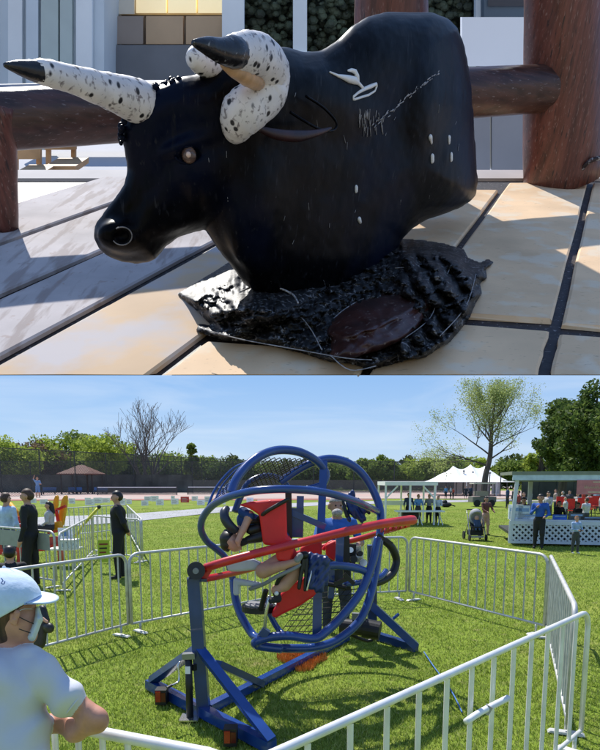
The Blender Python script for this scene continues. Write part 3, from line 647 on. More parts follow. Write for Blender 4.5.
def tree(name, label, px, Yt, ytop, wpx, kind, n_leaf=5000, lsize=.28, group=None, trunk_r=.25, clump=28, zlo=.22, seed=1, shape='round'):
    rng = random.Random(seed); x = (px-300)/F*tW(Yt, 480); ztop = W(px, ytop, Yt)[2]; rw = wpx/F*Yt/2*(1.25 if 'beyond' in (group or '') else 1)
    t = thing(name, label, 'tree', (x, Yt, 0), group)
    m = MB(); m.tube([(x, Yt, -.1), (x+.1, Yt, ztop*.3), (x-.1, Yt, ztop*.6), (x, Yt, ztop*.85)], [trunk_r, trunk_r*.8, trunk_r*.5, .05], seg=8, sub=3)
    tips = []
    for i in range(7):
        a = rng.uniform(0, 6.28); z = ztop*rng.uniform(.25, .5); branches(m, Vector((x, Yt, z)), Vector((math.cos(a), math.sin(a), .5)).normalized(), rw*.4, trunk_r*.4, 1, tips, rng, minr=.03)
    m.build('trunk', m_bark, t)
    cen = []
    for i in range(clump):
        u = rng.uniform(-1, 1); a = rng.uniform(0, 6.28); rr = rng.uniform(.45, .95)
        if shape == 'cone':
            zz = zlo+(1-zlo)*rng.random()**1.2; rad = (1-zz)/(1-zlo)*rw*rng.uniform(.5, 1.0)+.1; c = (x+math.cos(a)*rad, Yt+math.sin(a)*rad, ztop*zz); cr = rw*.28
        else:
            zm = ztop*(1+zlo)/2; zr = ztop*(1-zlo)/2; c = (x+math.cos(a)*math.sqrt(1-u*u)*rw*rr*.85, Yt+math.sin(a)*math.sqrt(1-u*u)*rw*rr*.85, zm+u*zr*rr*.88); cr = rw*rng.uniform(.22, .36)
        k = n_leaf//clump; g_ = rs.randn(k, 3); g_ /= np.linalg.norm(g_, axis=1)[:, None]; g_ *= (rs.rand(k, 1)**.45)*cr*np.array([1, 1, .75]); cen.append(np.array(c)+g_)
    cen = np.vstack(cen); cen = cen[(cen[:, 2] > .2)]
    zl = np.array([W(300, 376.5, max(1, y))[2] for y in (Yt,)])[0]; cen[:, 2] = np.minimum(cen[:, 2], zl-.3-rs.rand(len(cen))*.3) if ytop < 378 else cen[:, 2]
    leafmesh('crown', cen, lsize, GREENS[kind], t); return t
specs = [(-12, 112, 446, 60, 'mid', 'bushy mid green tree at the left edge beyond the tennis court'), (14, 106, 444, 44, 'spring', 'fresh green tree second from the left edge beyond the court fence'),
 (38, 115, 441, 42, 'pink', 'pinkish budding tree behind the far player in blue'), (62, 118, 438, 44, 'spring', 'bright green tree left of the brown gazebo roof'), (84, 124, 434, 44, 'mid', 'tall green tree rising behind the brown gazebo'),
 (106, 112, 436, 42, 'spring', 'yellow green tree just right of the gazebo'), (118, 120, 446, 40, 'dark', 'dark tree between gazebo and the big leafless tree'), (160, 128, 458, 50, 'mid', 'low green tree behind the leafless tree trunk'),
 (176, 130, 458, 40, 'spring', 'pale green tree right of the leafless tree'), (192, 105, 446, 20, 'mid', 'narrow upright green tree right of the leafless tree'), (214, 130, 462, 34, 'mid', 'low green tree left of the mesh ring'), (232, 125, 464, 30, 'dark', 'dark low tree at the mesh ring edge'),
 (262, 130, 466, 40, 'mid', 'low tree seen through the left mesh of the rings'), (300, 130, 464, 40, 'dark', 'dark tree seen through the middle of the rings'), (334, 128, 462, 36, 'mid', 'tree seen through the right upper ring'),
 (362, 120, 463, 26, 'mid', 'small round tree right above the upper ring edge'), (381, 118, 459, 24, 'mid', 'bushy tree just right of the rings'), (404, 122, 465, 30, 'spring', 'bright low tree above the white canopy stall'), (424, 118, 462, 30, 'spring', 'yellow green tree right above the canopy stall'), (446, 122, 459, 34, 'mid', 'green tree left of the tall thin leaved tree'),
 (470, 130, 462, 32, 'spring', 'low bright tree behind the marquee left half'), (508, 130, 462, 34, 'mid', 'green tree behind the marquee right half')]
for i, (px, Yt, yt, wp, kd, lb) in enumerate(specs):
    tree('conifer_tree' if px == 192 else 'leafy_tree', lb, px, Yt, yt-(rnd.uniform(3, 8) if px < 200 and px != 192 else (4 if px != 192 else 0)), wp*(1 if px == 192 else 1.25), kd, n_leaf=7000, lsize=.27, clump=44, group='trees beyond the tennis courts', seed=i, shape='cone' if px == 192 else 'round', zlo=.15)
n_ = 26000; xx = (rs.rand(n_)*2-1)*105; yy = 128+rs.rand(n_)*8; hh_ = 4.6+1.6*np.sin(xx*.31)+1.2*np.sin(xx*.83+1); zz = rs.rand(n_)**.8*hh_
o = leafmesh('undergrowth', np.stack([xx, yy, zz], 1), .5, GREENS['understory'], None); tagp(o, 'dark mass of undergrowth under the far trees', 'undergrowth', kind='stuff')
# big bare tree
def bare(name, label, px, Yt, ytop, wpx, lvl, leaf, seed, r0, split, minr):
    rng = random.Random(seed); x = (px-300)/F*tW(Yt, 480); ztop = W(px, ytop, Yt)[2]
    t = thing(name, label, 'tree', (x, Yt, 0)); m = MB(); tips = []
    base = Vector((x, Yt, -.1)); 
    return t, m, tips, rng, x, ztop
t, m, tips, rng, x, ztop = bare('leafless_tree', 'large leafless tree with two dark trunks rising over the tennis nets', 143, 96, 413, 64, 4, 0, 5, .3, .2, .03)
for dx, dd, L in ((0, (.02, 0, 1), 5.6), (.5, (.42, .05, 1), 5.6), (.0, (-.28, .1, 1), 4.6)):
    branches(m, Vector((x+dx, 96, 0)), Vector(dd).normalized(), L, .34, 4, tips, rng, spread=.60, minr=.022, kids=(3, 4), up=.08)
m.build('trunk', m_bark2, t); leafmesh('crown', np.array(tips)[::4]+rs.randn(len(tips[::4]), 3)*.15, .07, leafmat('buds', [(.12, .09, .06), (.2, .17, .09)]), t)
# tall thin leaved tree at right
Yt = 60; t, m, tips, rng, x, ztop = bare('budding_tree', 'tall wide tree with thin pale new leaves beside the white marquee', 484, Yt, 378, 110, 4, 1, 11, .3, .2, .02)
m.tube([(x, Yt, -.1), (x+.12, Yt, 2.2), (x+.5, Yt, 4.2), (x+.55, Yt, 6.8), (x+.7, Yt, 9.2), (x+.6, Yt, 10.6)], [.36, .29, .24, .16, .10, .04], seg=9, sub=4)
for z, dx, dz, L in ((3.3, -1, .35, 3.3), (3.8, 1, .55, 3.2), (4.4, -1, .8, 3.0), (5.0, .9, .7, 2.8), (5.6, -.8, 1.0, 2.6), (6.2, .9, 1.0, 2.4), (6.9, -.6, 1.2, 2.0), (7.4, .7, 1.1, 1.8), (8.2, -.5, 1.2, 1.2), (8.8, .3, 1.2, 1.0), (4.6, .1, .9, 2.4), (6.6, .1, 1.1, 1.7), (5.8, -.15, .5, 2.2)):
    branches(m, Vector((x+.12+z*.06, Yt, z)), Vector((dx, rng.uniform(-.7, .7), dz)).normalized(), L*1.05, .09, 3, tips, rng, spread=.60, minr=.008, kids=(2, 4), up=(-.01 if z < 5.2 else .05))
TP = np.array(tips); zl = W(484, 377, Yt)[2]; TP = TP[TP[:, 2] < zl]
m.v = [np.column_stack([a_[:, 0], a_[:, 1], np.minimum(a_[:, 2], zl)]) for a_ in m.v]
m.build('trunk', m_bark, t); C3 = np.repeat(TP, 14, 0)+rs.randn(len(TP)*14, 3)*.32; C3 = C3[C3[:, 2] < zl-.05]; leafmesh('crown', C3, .072, GREENS['pale'], t)
for i, (px, Yt, yt, wp, kd, lb, zlo_) in enumerate([(592, 44, 377, 84, 'dark', 'very large dark green tree towering at the right edge', .12), (562, 50, 392, 60, 'dark', 'dark green tree left of the largest right edge tree', .15), (634, 40, 377, 90, 'dark', 'dark tree partly beyond the right edge', .1), (541, 62, 436, 40, 'spring', 'bright green lower tree between budding tree and dark trees', .1), (528, 66, 452, 26, 'mid', 'small green tree just above the trailer roof corner', .1)]):
    tree('leafy_tree', lb, px, Yt, yt, wp, kd, n_leaf=15000 if i < 3 else 5000, lsize=.15 if i < 3 else .2, group='trees behind the food trailer', seed=40+i, clump=70 if i < 3 else 24, zlo=zlo_, trunk_r=.4)
# -- tennis fence, gazebo, nets, signs
m_post = M('fence_post_dark', (.035, .04, .04), rough=.5, var=.2); m_screen = M('windscreen_black', (.075, .078, .068), rough=.9, var=.5, scale=.5, bump=.2)
def netmat(name, col, scale, thick):
    m = bpy.data.materials.new(name); m.use_nodes = True; n = m.node_tree.nodes; l = m.node_tree.links; b = n['Principled BSDF']; b.inputs['Base Color'].default_value = (*col, 1); b.inputs['Roughness'].default_value = .5
    tc = n.new('ShaderNodeTexCoord'); outs = []
    for rt in (math.pi/4, -math.pi/4):
        mp = n.new('ShaderNodeMapping'); mp.inputs['Rotation'].default_value = (0, rt, 0); l.new(tc.outputs['Object'], mp.inputs[0]); wv = n.new('ShaderNodeTexWave'); wv.inputs['Scale'].default_value = scale; l.new(mp.outputs[0], wv.inputs[0])
        g_ = n.new('ShaderNodeMath'); g_.operation = 'GREATER_THAN'; g_.inputs[1].default_value = 1-thick; l.new(wv.outputs[1], g_.inputs[0]); outs.append(g_)
    mxm = n.new('ShaderNodeMath'); mxm.operation = 'MAXIMUM'; l.new(outs[0].outputs[0], mxm.inputs[0]); l.new(outs[1].outputs[0], mxm.inputs[1]); l.new(mxm.outputs[0], b.inputs['Alpha']); return m
m_link = netmat('chain_link', (.06, .065, .065), 2.4, .055)
m_see = netmat('see_through_screen', (.10, .10, .085), 9, .42)
m_netting = netmat('net_mesh', (.06, .065, .06), 7, .30)
fr = thing('court_fence', 'long dark court fence with black windscreen before the far trees', 'fence', (-20, 90, 0))
xs0, xs1 = -52, 26
npan = 13
for i in range(npan):
    xa = xs0+(xs1-xs0)*i/npan; xb = xs0+(xs1-xs0)*(i+1)/npan
    m = MB(); m.box(xa+.05, xb-.05, 89.97, 90, .05, 2.7 if i < 6 else 1.9); m.build('windscreen_panel', m_screen if i < 6 else m_see, fr)
    m = MB(); m.tube([(xa, 90.03, -.05), (xa, 90.03, 4.6)], .07, seg=6); m.build('post', m_post, fr)
m = MB(); m.tube([(xs0, 90.03, 4.6), (xs1, 90.03, 4.6)], .05, seg=6); m.build('top_rail', m_post, fr); m = MB(); m.box(xs0, xs1, 90.01, 90.02, .1, 4.6); m.build('chain_link', m_link, fr)
ft = thing('tall_court_fence', 'tall chain link fence with thin dark posts on the near side of the court', 'fence', (-34, 70, 0))
pa = np.array([-37.5, 66., 0]); pb2 = np.array([-9., 118., 0])
nn = 11
for i in range(nn+1):
    q = pa+(pb2-pa)*i/nn; m = MB(); m.tube([q, q+np.array([0, 0, 5.6])], .075, seg=6); m.build('post', m_post, ft)
m = MB(); m.tube([pa+np.array([0, 0, 5.6]), pb2+np.array([0, 0, 5.6])], .055, seg=6); m.build('top_rail', m_post, ft)
m = MB(); d_ = (pb2-pa); nrm = np.array([d_[1], -d_[0], 0])/np.linalg.norm(d_)*.02; m.hexa([pa, pb2, pb2+nrm, pa+nrm, pa+(0, 0, 5.6), pb2+(0, 0, 5.6), pb2+nrm+(0, 0, 5.6), pa+nrm+(0, 0, 5.6)]); m.build('chain_link', m_link, ft)
m_tape = M('net_tape', (.75, .75, .75)); m_net = M('net_cord', (.085, .09, .085))
for i, (xa, xb, yy_) in enumerate(((-25.5, -15.5, 76.), (-14.5, -9.5, 78.))):
    t = thing('tennis_net', ('wider dark tennis net with white top tape, the left one' if i == 0 else 'narrower dark tennis net left of the mesh ring'), 'tennis net', (xa, yy_, 0), 'tennis nets')
    m = MB(); m.box(xa, xb, yy_-.02, yy_+.02, .94, 1.03); m.build('tape', m_tape, t); m = MB(); m.box(xa, xb, yy_-.005, yy_+.005, .05, .93); m.build('netting', m_netting, t)
    for q in (xa, xb): m = MB(); m.tube([(q, yy_, 0), (q, yy_, 1.1)], .06); m.build('post', m_post, t)
gz = np.array([(82-300)/F*tW(84, 480), 84., 0]); t = thing('gazebo', 'open park gazebo with brown hipped roof and dark posts', 'gazebo', gz); m_roof = M('gazebo_roof', (.17, .075, .055), rough=.8, var=.25, scale=2, stretch=(1, 1, 6)); m_dk = M('dark_timber', (.05, .04, .035), rough=.7)
w2 = 2.5; m = MB(); P4 = [gz+np.array((a*w2, b_*w2, 2.75)) for a, b_ in ((-1, -1), (1, -1), (1, 1), (-1, 1))]
m.add(P4+[p-np.array((0, 0, .14)) for p in P4]+[gz+(-.35, 0, 3.95), gz+(.35, 0, 3.95)], [(0, 1, 9, 8), (1, 2, 9), (2, 3, 8, 9), (3, 0, 8), (7, 6, 5, 4), (0, 4, 5, 1), (1, 5, 6, 2), (2, 6, 7, 3), (3, 7, 4, 0)]); m.build('roof', m_roof, t)
for a in (-2.1, 0, 2.1):
    for b_ in (-2.1, 2.1): m = MB(); m.box(gz[0]+a-.09, gz[0]+a+.09, gz[1]+b_-.09, gz[1]+b_+.09, 0, 2.62); m.build('post', m_dk, t)
m = MB(); m.box(gz[0]-2.2, gz[0]+2.2, gz[1]-2.25, gz[1]-2.15, .9, 1.0); m.build('hand_rail', m_dk, t)
m_blue_b = M('bench_blue', (.05, .12, .28), rough=.5)
for i in range(3):
    xb = gz[0]-3.0+i*3.4; b_ = thing('court_bench', ['blue bench beside the gazebo, left one', 'blue bench in the middle below the gazebo roof', 'blue bench right of the gazebo'][i], 'bench', (xb, 80, 0), 'benches by the court')
    m = MB(); m.box(xb-.9, xb+.9, 79.8, 80.2, .42, .48); m.build('seat', m_blue_b, b_); m = MB(); m.box(xb-.9, xb+.9, 80.2, 80.25, .55, .95); m.build('backrest', m_blue_b, b_)
    for s_ in (-.8, .74): m = MB(); m.box(xb+s_, xb+s_+.06, 79.85, 80.15, 0, .415); m.build('leg', m_post, b_)
ORD = ['first','second','third','fourth','fifth','sixth','seventh','eighth','ninth','tenth','eleventh','twelfth','thirteenth']; nf_ = nb_ = 0
m_sign = M('sign_white', (.92, .88, .88), rough=.5, var=.04); m_signr = M('sign_red', (.65, .05, .05), rough=.5); m_sgrey = M('sign_print', (.45, .35, .38), rough=.6, var=.3, scale=30); m_wire = M('sign_wire', (.5, .5, .5), metal=.8, rough=.4)
for i, (px, py, red) in enumerate([(33, 504, 0), (44, 506, 0), (72, 505, 0), (88, 505, 0), (90, 509, 0), (98, 505, 0), (106, 506, 0), (122, 507, 0), (129, 505, 0), (145, 508, 0), (148, 504, 0), (160, 508, 0), (155, 503, 0), (173, 504, 0), (175, 508, 0), (185, 505, 1), (195, 504, 0), (201, 508, 0), (208, 504, 0), (222, 507, 0), (250, 506, 0), (262, 508, 0)]):
    g = G(px, py); rz = rnd.uniform(-.8, .8); wdt = rnd.uniform(.24, .36); zb = rnd.uniform(.08, .26); ht = rnd.uniform(.34, .46)
    lb = ('red and white yard sign, the only red one in the row on the grass' if red else 'white yard sign, %s from the left in the %s row on the grass' % (ORD[(nf_ := nf_+1)-1] if py > 505.5 else ORD[(nb_ := nb_+1)-1], 'nearer' if py > 505.5 else 'farther'))
    t = thing('yard_sign', lb, 'yard sign', g, 'yard signs along the grass'); ax = np.array([math.cos(rz), math.sin(rz), 0]); nr = np.array([-ax[1], ax[0], 0])
    m = MB(); m.slab([g-ax*wdt+(0, 0, zb), g+ax*wdt+(0, 0, zb), g+ax*wdt+(0, 0, zb+ht), g-ax*wdt+(0, 0, zb+ht)], nr*.012); m.build('board', m_signr if red else m_sign, t)
    m = MB(); 
    for k in range(3): m.slab([g-ax*wdt*.75-nr*.004+(0, 0, zb+ht*(.2+.22*k)), g+ax*wdt*(.4+.1*(k % 2)*3)-nr*.004+(0, 0, zb+ht*(.2+.22*k)), g+ax*wdt*(.4+.3*(k % 2))-nr*.004+(0, 0, zb+ht*(.28+.22*k)), g-ax*wdt*.75-nr*.004+(0, 0, zb+ht*(.28+.22*k))], nr*.003)
    m.build('print', m_sgrey, t)
    for s_ in (-.6, .6): m = MB(); m.tube([g+ax*wdt*s_, g+ax*wdt*s_+(0, 0, zb+.02)], .006, seg=5); m.build('wire_leg', m_wire, t)
# ================================================================ crowd barriers
m_galv = M('galvanised', (.56, .56, .55), rough=.5, metal=.35, var=.18, scale=12, bump=.05)
m_galv2 = M('bright_galvanised', (.78, .78, .78), rough=.42, metal=.25, var=.12, scale=9)
def barrier(a, b, label, group, H=1.0, nb=16, rr=.020, rb=.0105, mat=None, foot=True, parts=True, flare=None, zb=.13, name='barricade'):
    a = np.array([a[0], a[1], 0.]); b = np.array([b[0], b[1], 0.]); mat = mat or m_galv
    t = thing(name, label, 'barrier', (a+b)/2, group); d = b-a; L = np.linalg.norm(d); d = d/L; z = np.array([0, 0, 1.]); n = np.array([-d[1], d[0], 0]); R = .12
    def at(s_, h_): return a+d*s_+z*h_
    arc = lambda c0, c1, a0, a1: [at(c0+R*math.cos(q), c1+R*math.sin(q)) for q in np.linspace(a0, a1, 6)]
    P = [at(0, zb)]+arc(R, H-R, math.pi, math.pi/2)+arc(L-R, H-R, math.pi/2, 0)+[at(L, zb)]
    m = MB(); m.tube(P, rr, seg=10); m.build('frame', mat, t, smooth=True)
    m = MB(); m.tube([at(0, zb), at(L, zb)], rr*.8, seg=8); m.build('bottom_rail', mat, t, smooth=True)
    for i in range(1, nb+1):
        s_ = L*i/(nb+1); m = MB(); m.tube([at(s_, zb), at(s_, H-.015)], rb, seg=6, caps=False); m.build('bar', mat, t, smooth=True)
    if foot:
        for s_ in (.12, L-.12):
            m = MB(); m.tube([at(s_, zb), at(s_, .04)], rr*.8, seg=8); 
            m.build('leg', mat, t, smooth=True)
            m = MB(); q = at(s_, .0); m.hexa([q-n*.13-d*.035+z*.004, q-n*.13+d*.035+z*.004, q+n*.13+d*.035+z*.004, q+n*.13-d*.035+z*.004, q-n*.11-d*.03+z*.02, q-n*.11+d*.03+z*.02, q+n*.11+d*.03+z*.02, q+n*.11-d*.03+z*.02]); m.build('foot', mat, t)
    return t
gg = 'steel barricades fenced round the spinning ride'
p0 = G(-75, 692); p1 = G(132, 634); p2 = G(270, 606); p3 = G(409, 599); p4 = G(546, 636); p5 = G(569, 742)
barrier(p0, p1+(-.04, 0, 0), 'steel barricade at left behind the boy in the cap, its bars catching orange', gg, nb=18)
barrier(p1, p2, 'steel barricade behind the left post of the ride', gg, nb=15)
barrier(p2, p3+(-.05, 0, 0), 'steel barricade half hidden behind the rings', gg, nb=14)
barrier(p3, p4+(-.03, 0, 0), 'steel barricade at the far right of the enclosure facing the stroller', gg, nb=15)
barrier(p4, p5+(0, .03, 0), 'steel barricade seen nearly end on at the right edge', gg, nb=16, rr=.021)
def at_h(px, py, z): r = ray(px, py); return C0+r*((z-CAMH)/r[2])
q0 = at_h(282, 750, 1.0); q1 = at_h(589, 611, 1.0); dq = (q1-q0)/np.linalg.norm(q1-q0)
barrier(q0-dq*.35, q1, 'nearest barricade running from bottom centre up to the right corner', gg, nb=13, rr=.0185, rb=.0135, mat=m_galv2)
q2 = at_h(56, 724, 1.0); q3 = at_h(200, 752, 1.0); d2_ = (q3-q2)/np.linalg.norm(q3-q2)
barrier(q2-d2_*.9, q3+d2_*.15, 'nearest barricade under the boy elbow at bottom left', gg, nb=14, rr=.0215, rb=.012, mat=m_galv2)
# a small white info plate tied on the near barricade
c = [W(466, 722, 2.75), W(508, 698, 2.95)]
t = thing('cable_sleeve', 'slim white foam sleeve strapped across the near right barricade bars', 'sleeve', (c[0]+c[1])/2); m = MB(); m.tube([c[0], (c[0]*2+c[1])/3+(0, 0, .008), c[1]], .017, seg=10, sub=3); m.build('foam', M('foam_white', (.8, .8, .8), rough=.6), t, smooth=True)
m = MB(); m.tube([c[0]+(c[1]-c[0])*.5+np.array((-.01, 0, -.02)), c[0]+(c[1]-c[0])*.5+np.array((.01, 0, .02))], .019, seg=8); m.build('strap', M('strap_grey', (.3, .3, .3)), t)
g2 = 'barricades round the bungee ride at left'
def gl(px, py): return G(px, py)
barrier(gl(-30, 572), gl(57, 588), 'back enclosure barricade with solid grey banner plate behind the sweatshirt boy', g2, nb=10, rr=.021, rb=.011)
barrier(gl(62, 592), gl(93, 556), 'end on barricade beside the white box table', g2, nb=10, rb=.011)
barrier(gl(94, 555), gl(142, 563), 'barricade right behind the man in the black jacket', g2, nb=9, rb=.012)
barrier(gl(143, 562), gl(128, 533), 'short foreshortened barricade right of the black jacket man', g2, nb=9, rb=.012)
barrier(gl(60, 540), gl(128, 532), 'far barricade of the left enclosure, behind the yellow rope', g2, nb=14, rb=.013)
# solid plate on the first
A0 = gl(-30, 572); B0 = gl(57, 588); t = thing('banner_plate', 'plain grey plate hung on the barricade in front of the boy in black', 'plate', (A0+B0)/2); dd = (B0-A0)/np.linalg.norm(B0-A0)
s0 = A0+dd*(np.linalg.norm(B0-A0)*.42)+(0, -.03, 0); s1 = A0+dd*(np.linalg.norm(B0-A0)*.96)+(0, -.03, 0)
m = MB(); m.slab([s0+(0, 0, .66), s1+(0, 0, .66), s1+(0, 0, .96), s0+(0, 0, .96)], (0, -.01, 0)); m.build('sheet', M('plate_grey', (.32, .33, .31), rough=.6), t)
for q in (s0, s1): m = MB(); m.tube([q+(0, -.012, .93), q+(0, .04, .96)], .008); m.build('tie', m_galv, t)
t = thing('lime_sign', 'square lime green sign with dark red print on the barricade by the black jacket man', 'sign', gl(104, 555)); q = W(98.5, 562, 12.3); q1_ = W(110, 562, 12.3)
hh2 = W(98.5, 540, 12.3)[2]
m = MB(); m.slab([(q[0], 12.3, q[2]), (q1_[0], 12.3, q[2]), (q1_[0], 12.3, hh2), (q[0], 12.3, hh2)], (0, .01, 0)); m.build('board', M('lime', (.42, .55, .04), rough=.5), t)
mr = M('print_dark_red', (.25, .03, .03)); mk_ = M('print_black', (.02, .02, .02))
for k, mm in enumerate((mr, mk_, mr)):
    zz = hh2-.07-k*.085; m = MB(); m.slab([(q[0]+.03, 12.294, zz-.035), (q1_[0]-.03-.02*k, 12.294, zz-.03), (q1_[0]-.03-.02*k, 12.294, zz), (q[0]+.03, 12.294, zz-.005)], (0, .005, 0)); m.build('print', mm, t)
# ================================================================ the ring ride
m_blue = M('blue_enamel', (.014, .055, .24), rough=.22, var=.18, scale=4, coat=.5, bump=.02)
m_blue2 = M('blue_enamel_dark', (.014, .042, .15), rough=.3, var=.25, scale=5, coat=.3); m_redp = M('red_enamel', (.62, .018, .022), rough=.35, var=.18, scale=7, coat=.3, bump=.03)
overlay(m_redp, 'noise', 22, .66, .74, (.25, .12, .08), fac=.5)
m_redv = M('red_vinyl', (.72, .012, .018), rough=.42, var=.12, scale=5, bump=.05); m_blk = M('black_rubber_part', (.012, .012, .013), rough=.45, var=.4); m_grey = M('grey_strap', (.22, .22, .23), rough=.6); m_chrome = M('steel_bright', (.6, .6, .6), metal=.9, rough=.25)
ride = thing('gyro_ride', 'blue human gyroscope ride with nested rings, red tubular gimbal and A frame legs', 'ride', G(300, 670))
def Z(zx, zy, Y): return W(190+zx/2.5, 430+zy/2.5, Y)
def tb(name, pts, r, mat=m_blue, sub=6, closed=False, seg=12, par=None):
    P = [Z(*p) for p in pts]; m = MB(); m.tube(P, r, seg=seg, sub=sub, closed=closed); return m.build(name, mat, par or ride, smooth=True)
k5 = 5.4/600   # metres per pixel near the ride
tb('ring', [(470, 205, 5.9), (440, 190, 5.5), (400, 173, 5.25), (330, 155, 5.0), (250, 148, 4.85), (180, 150, 4.85), (130, 158, 4.95), (90, 170, 5.1), (55, 190, 5.3), (32, 220, 5.45), (28, 250, 5.55), (42, 278, 5.65), (65, 297, 5.7), (85, 315, 5.75), (98, 340, 5.78), (108, 378, 5.77)], 4.0*k5*.92)
tb('ring', [(108, 375, 5.75), (113, 420, 5.7), (128, 465, 5.6), (155, 510, 5.5), (172, 522, 5.4), (172, 540, 5.3), (250, 546, 5.2), (320, 542, 5.25), (375, 520, 5.35), (425, 475, 5.45), (452, 410, 5.6), (466, 340, 5.75), (474, 270, 5.85), (476, 205, 5.95), (462, 160, 6.0), (435, 115, 6.0), (400, 85, 5.95), (355, 72, 5.9), (310, 80, 5.85), (265, 103, 5.85), (225, 132, 5.85)], 4.4*k5)
tb('ring', [(470, 270, 5.5), (455, 335, 5.4), (430, 400, 5.3), (390, 455, 5.2), (345, 500, 5.1), (310, 522, 5.05), (250, 515, 5.0), (200, 518, 5.0), (165, 530, 5.0), (172, 540, 5.05), (230, 547, 5.1)], 4.4*k5)
tb('ring', [(103, 158, 5.1), (115, 125, 5.15), (140, 92, 5.25), (175, 65, 5.35), (215, 51, 5.5), (260, 52, 5.6), (295, 64, 5.7), (325, 85, 5.8), (340, 112, 5.85), (328, 138, 5.8), (290, 150, 5.7)], 4.4*k5)
tb('ring', [(112, 205, 5.7), (125, 170, 5.75), (145, 135, 5.8), (175, 118, 5.85), (210, 117, 5.9), (235, 132, 5.95), (248, 150, 5.95)], 3.6*k5, m_blue2)
tb('rim_tube', [(45, 190, 5.9), (62, 150, 6.0), (88, 115, 6.05), (115, 92, 6.05), (148, 80, 5.95)], 1.5*k5); tb('rim_tube', [(60, 182, 5.8), (80, 140, 5.9), (110, 105, 5.95), (138, 86, 5.9)], 1.1*k5)
# mesh panels
def meshpanel(f, nu, nv, r, mat, parent, diag=True):
    m = MB(); g = [[f(i/nu, j/nv) for j in range(nv+1)] for i in range(nu+1)]
    for i in range(nu+1):
        for j in range(nv+1):
            if diag:
                if i < nu and j < nv: m.tube([g[i][j], g[i+1][j+1]], r, seg=4, caps=False)
                if i < nu and j > 0: m.tube([g[i][j], g[i+1][j-1]], r, seg=4, caps=False)
            else:
                if i < nu: m.tube([g[i][j], g[i+1][j]], r, seg=4, caps=False)
                if j < nv: m.tube([g[i][j], g[i][j+1]], r, seg=4, caps=False)
    o = m.build('wire_mesh', mat, parent); tagp(o, kind='stuff'); return o
def bil(a, b, c, d, bulge=0):
    a, b, c, d = [Z(*q) for q in (a, b, c, d)]
    return lambda u, v: (a*(1-u)+b*u)*(1-v)+(d*(1-u)+c*u)*v+np.array([0, 0, 1.])*bulge*math.sin(math.pi*u)
meshpanel(bil((50, 185, 5.85), (140, 80, 5.95), (130, 105, 5.4), (90, 170, 5.3)), 9, 3, .006, m_blue, ride)
meshpanel(bil((140, 150, 5.5), (185, 68, 5.5), (300, 72, 5.8), (235, 130, 5.9)), 7, 9, .0045, m_blk, ride)
meshpanel(bil((215, 520, 5.3), (300, 410, 5.7), (440, 395, 5.7), (330, 520, 5.3)), 8, 8, .0045, m_blk, ride, diag=False)
def bar(name, p, q, wpx, mat=m_blue, hpx=None, par=None):
    a = Z(*p); b_ = Z(*q); m = MB(); m.beam(a, b_, wpx*k5, (hpx or wpx)*k5, up=(0, 1, 0.01)); return m.build(name, mat, par or ride)
bar('strut', (334, 78, 5.85), (326, 275, 5.6), 8, m_blue, 6)
bar('strut', (276, 165, 5.35), (274, 240, 5.35), 7, m_blue, 5)
bar('strut', (252, 205, 5.3), (338, 242, 5.3), 6, m_blue); bar('seat_plate', (246, 158, 5.12), (248, 272, 5.12), 6, m_blk, 4); bar('seat_plate', (268, 195, 5.3), (266, 268, 5.3), 13, m_blue2, 4)
bar('strut', (319, 400, 5.3), (317, 515, 5.25), 9, m_blue2); bar('strut', (375, 265, 5.5), (372, 335, 5.5), 8, m_blue); bar('strut', (390, 260, 5.7), (392, 400, 5.7), 7, m_blk)
bar('strut', (355, 330, 5.6), (352, 420, 5.6), 6, m_blue)
tb('ring', [(322, 350, 5.1), (345, 340, 5.15), (385, 340, 5.25), (425, 348, 5.35), (455, 362, 5.4)], 4.0*k5); tb('ring', [(385, 385, 5.6), (430, 380, 5.7), (475, 368, 5.8), (490, 352, 5.9)], 3.2*k5)
tb('ring', [(484, 275, 5.95), (505, 295, 6.0), (516, 325, 6.05), (508, 355, 6.0), (485, 375, 5.9), (455, 384, 5.8), (430, 388, 5.7)], 4.4*k5, m_blk)
tb('ring', [(390, 395, 5.5), (340, 385, 5.5), (330, 395, 5.4)], 2.4*k5, m_blk)
# red gimbal: near and far tube, end cap, pivot
tb('gimbal_tube', [(38, 345, 4.75), (100, 326, 4.72), (200, 300, 4.75), (300, 276, 4.85), (400, 252, 5.05), (480, 235, 5.3), (548, 226, 5.6), (556, 226, 5.65)], [4.4*k5*.88]*4+[4.8*k5*.9]*2+[5.2*k5]*2, m_redp)
tb('gimbal_tube', [(38, 372, 4.95), (85, 363, 5.2), (160, 345, 5.9), (250, 315, 6.3), (340, 290, 6.45), (410, 275, 6.4), (470, 258, 6.2), (545, 236, 5.8)], 3.4*k5, m_redp)
for i in range(6):
    m = MB(); m.beam(Z(478+i*13, 252-i*2.5, 5.75), Z(486+i*13, 236-i*2, 5.6), 2.2*k5, 4*k5); m.build('bracket', m_redp, ride)
m = MB(); m.add([Z(10, 362, 4.75), Z(42, 335, 4.75), Z(60, 345, 4.75), Z(40, 375, 4.75), Z(10, 362, 4.85), Z(42, 335, 4.85), Z(60, 345, 4.85), Z(40, 375, 4.85)], [(0, 1, 2, 3), (7, 6, 5, 4), (0, 4, 5, 1), (1, 5, 6, 2), (2, 6, 7, 3), (3, 7, 4, 0)]); m.build('gimbal_plate', m_redp, ride)
m = MB(); c0 = Z(15, 352, 4.58); c1 = Z(15, 350, 4.86); m.tube([c0, c1], 9.0*k5*.86, seg=24); brg = m.build('bearing', m_blk, ride, smooth=False)
m = MB(); m.tube([c0+(0, -.02, 0), c0+(0, 0, 0)], 3*k5*.86, seg=16); m.build('bearing_cap', m_grey, brg); 
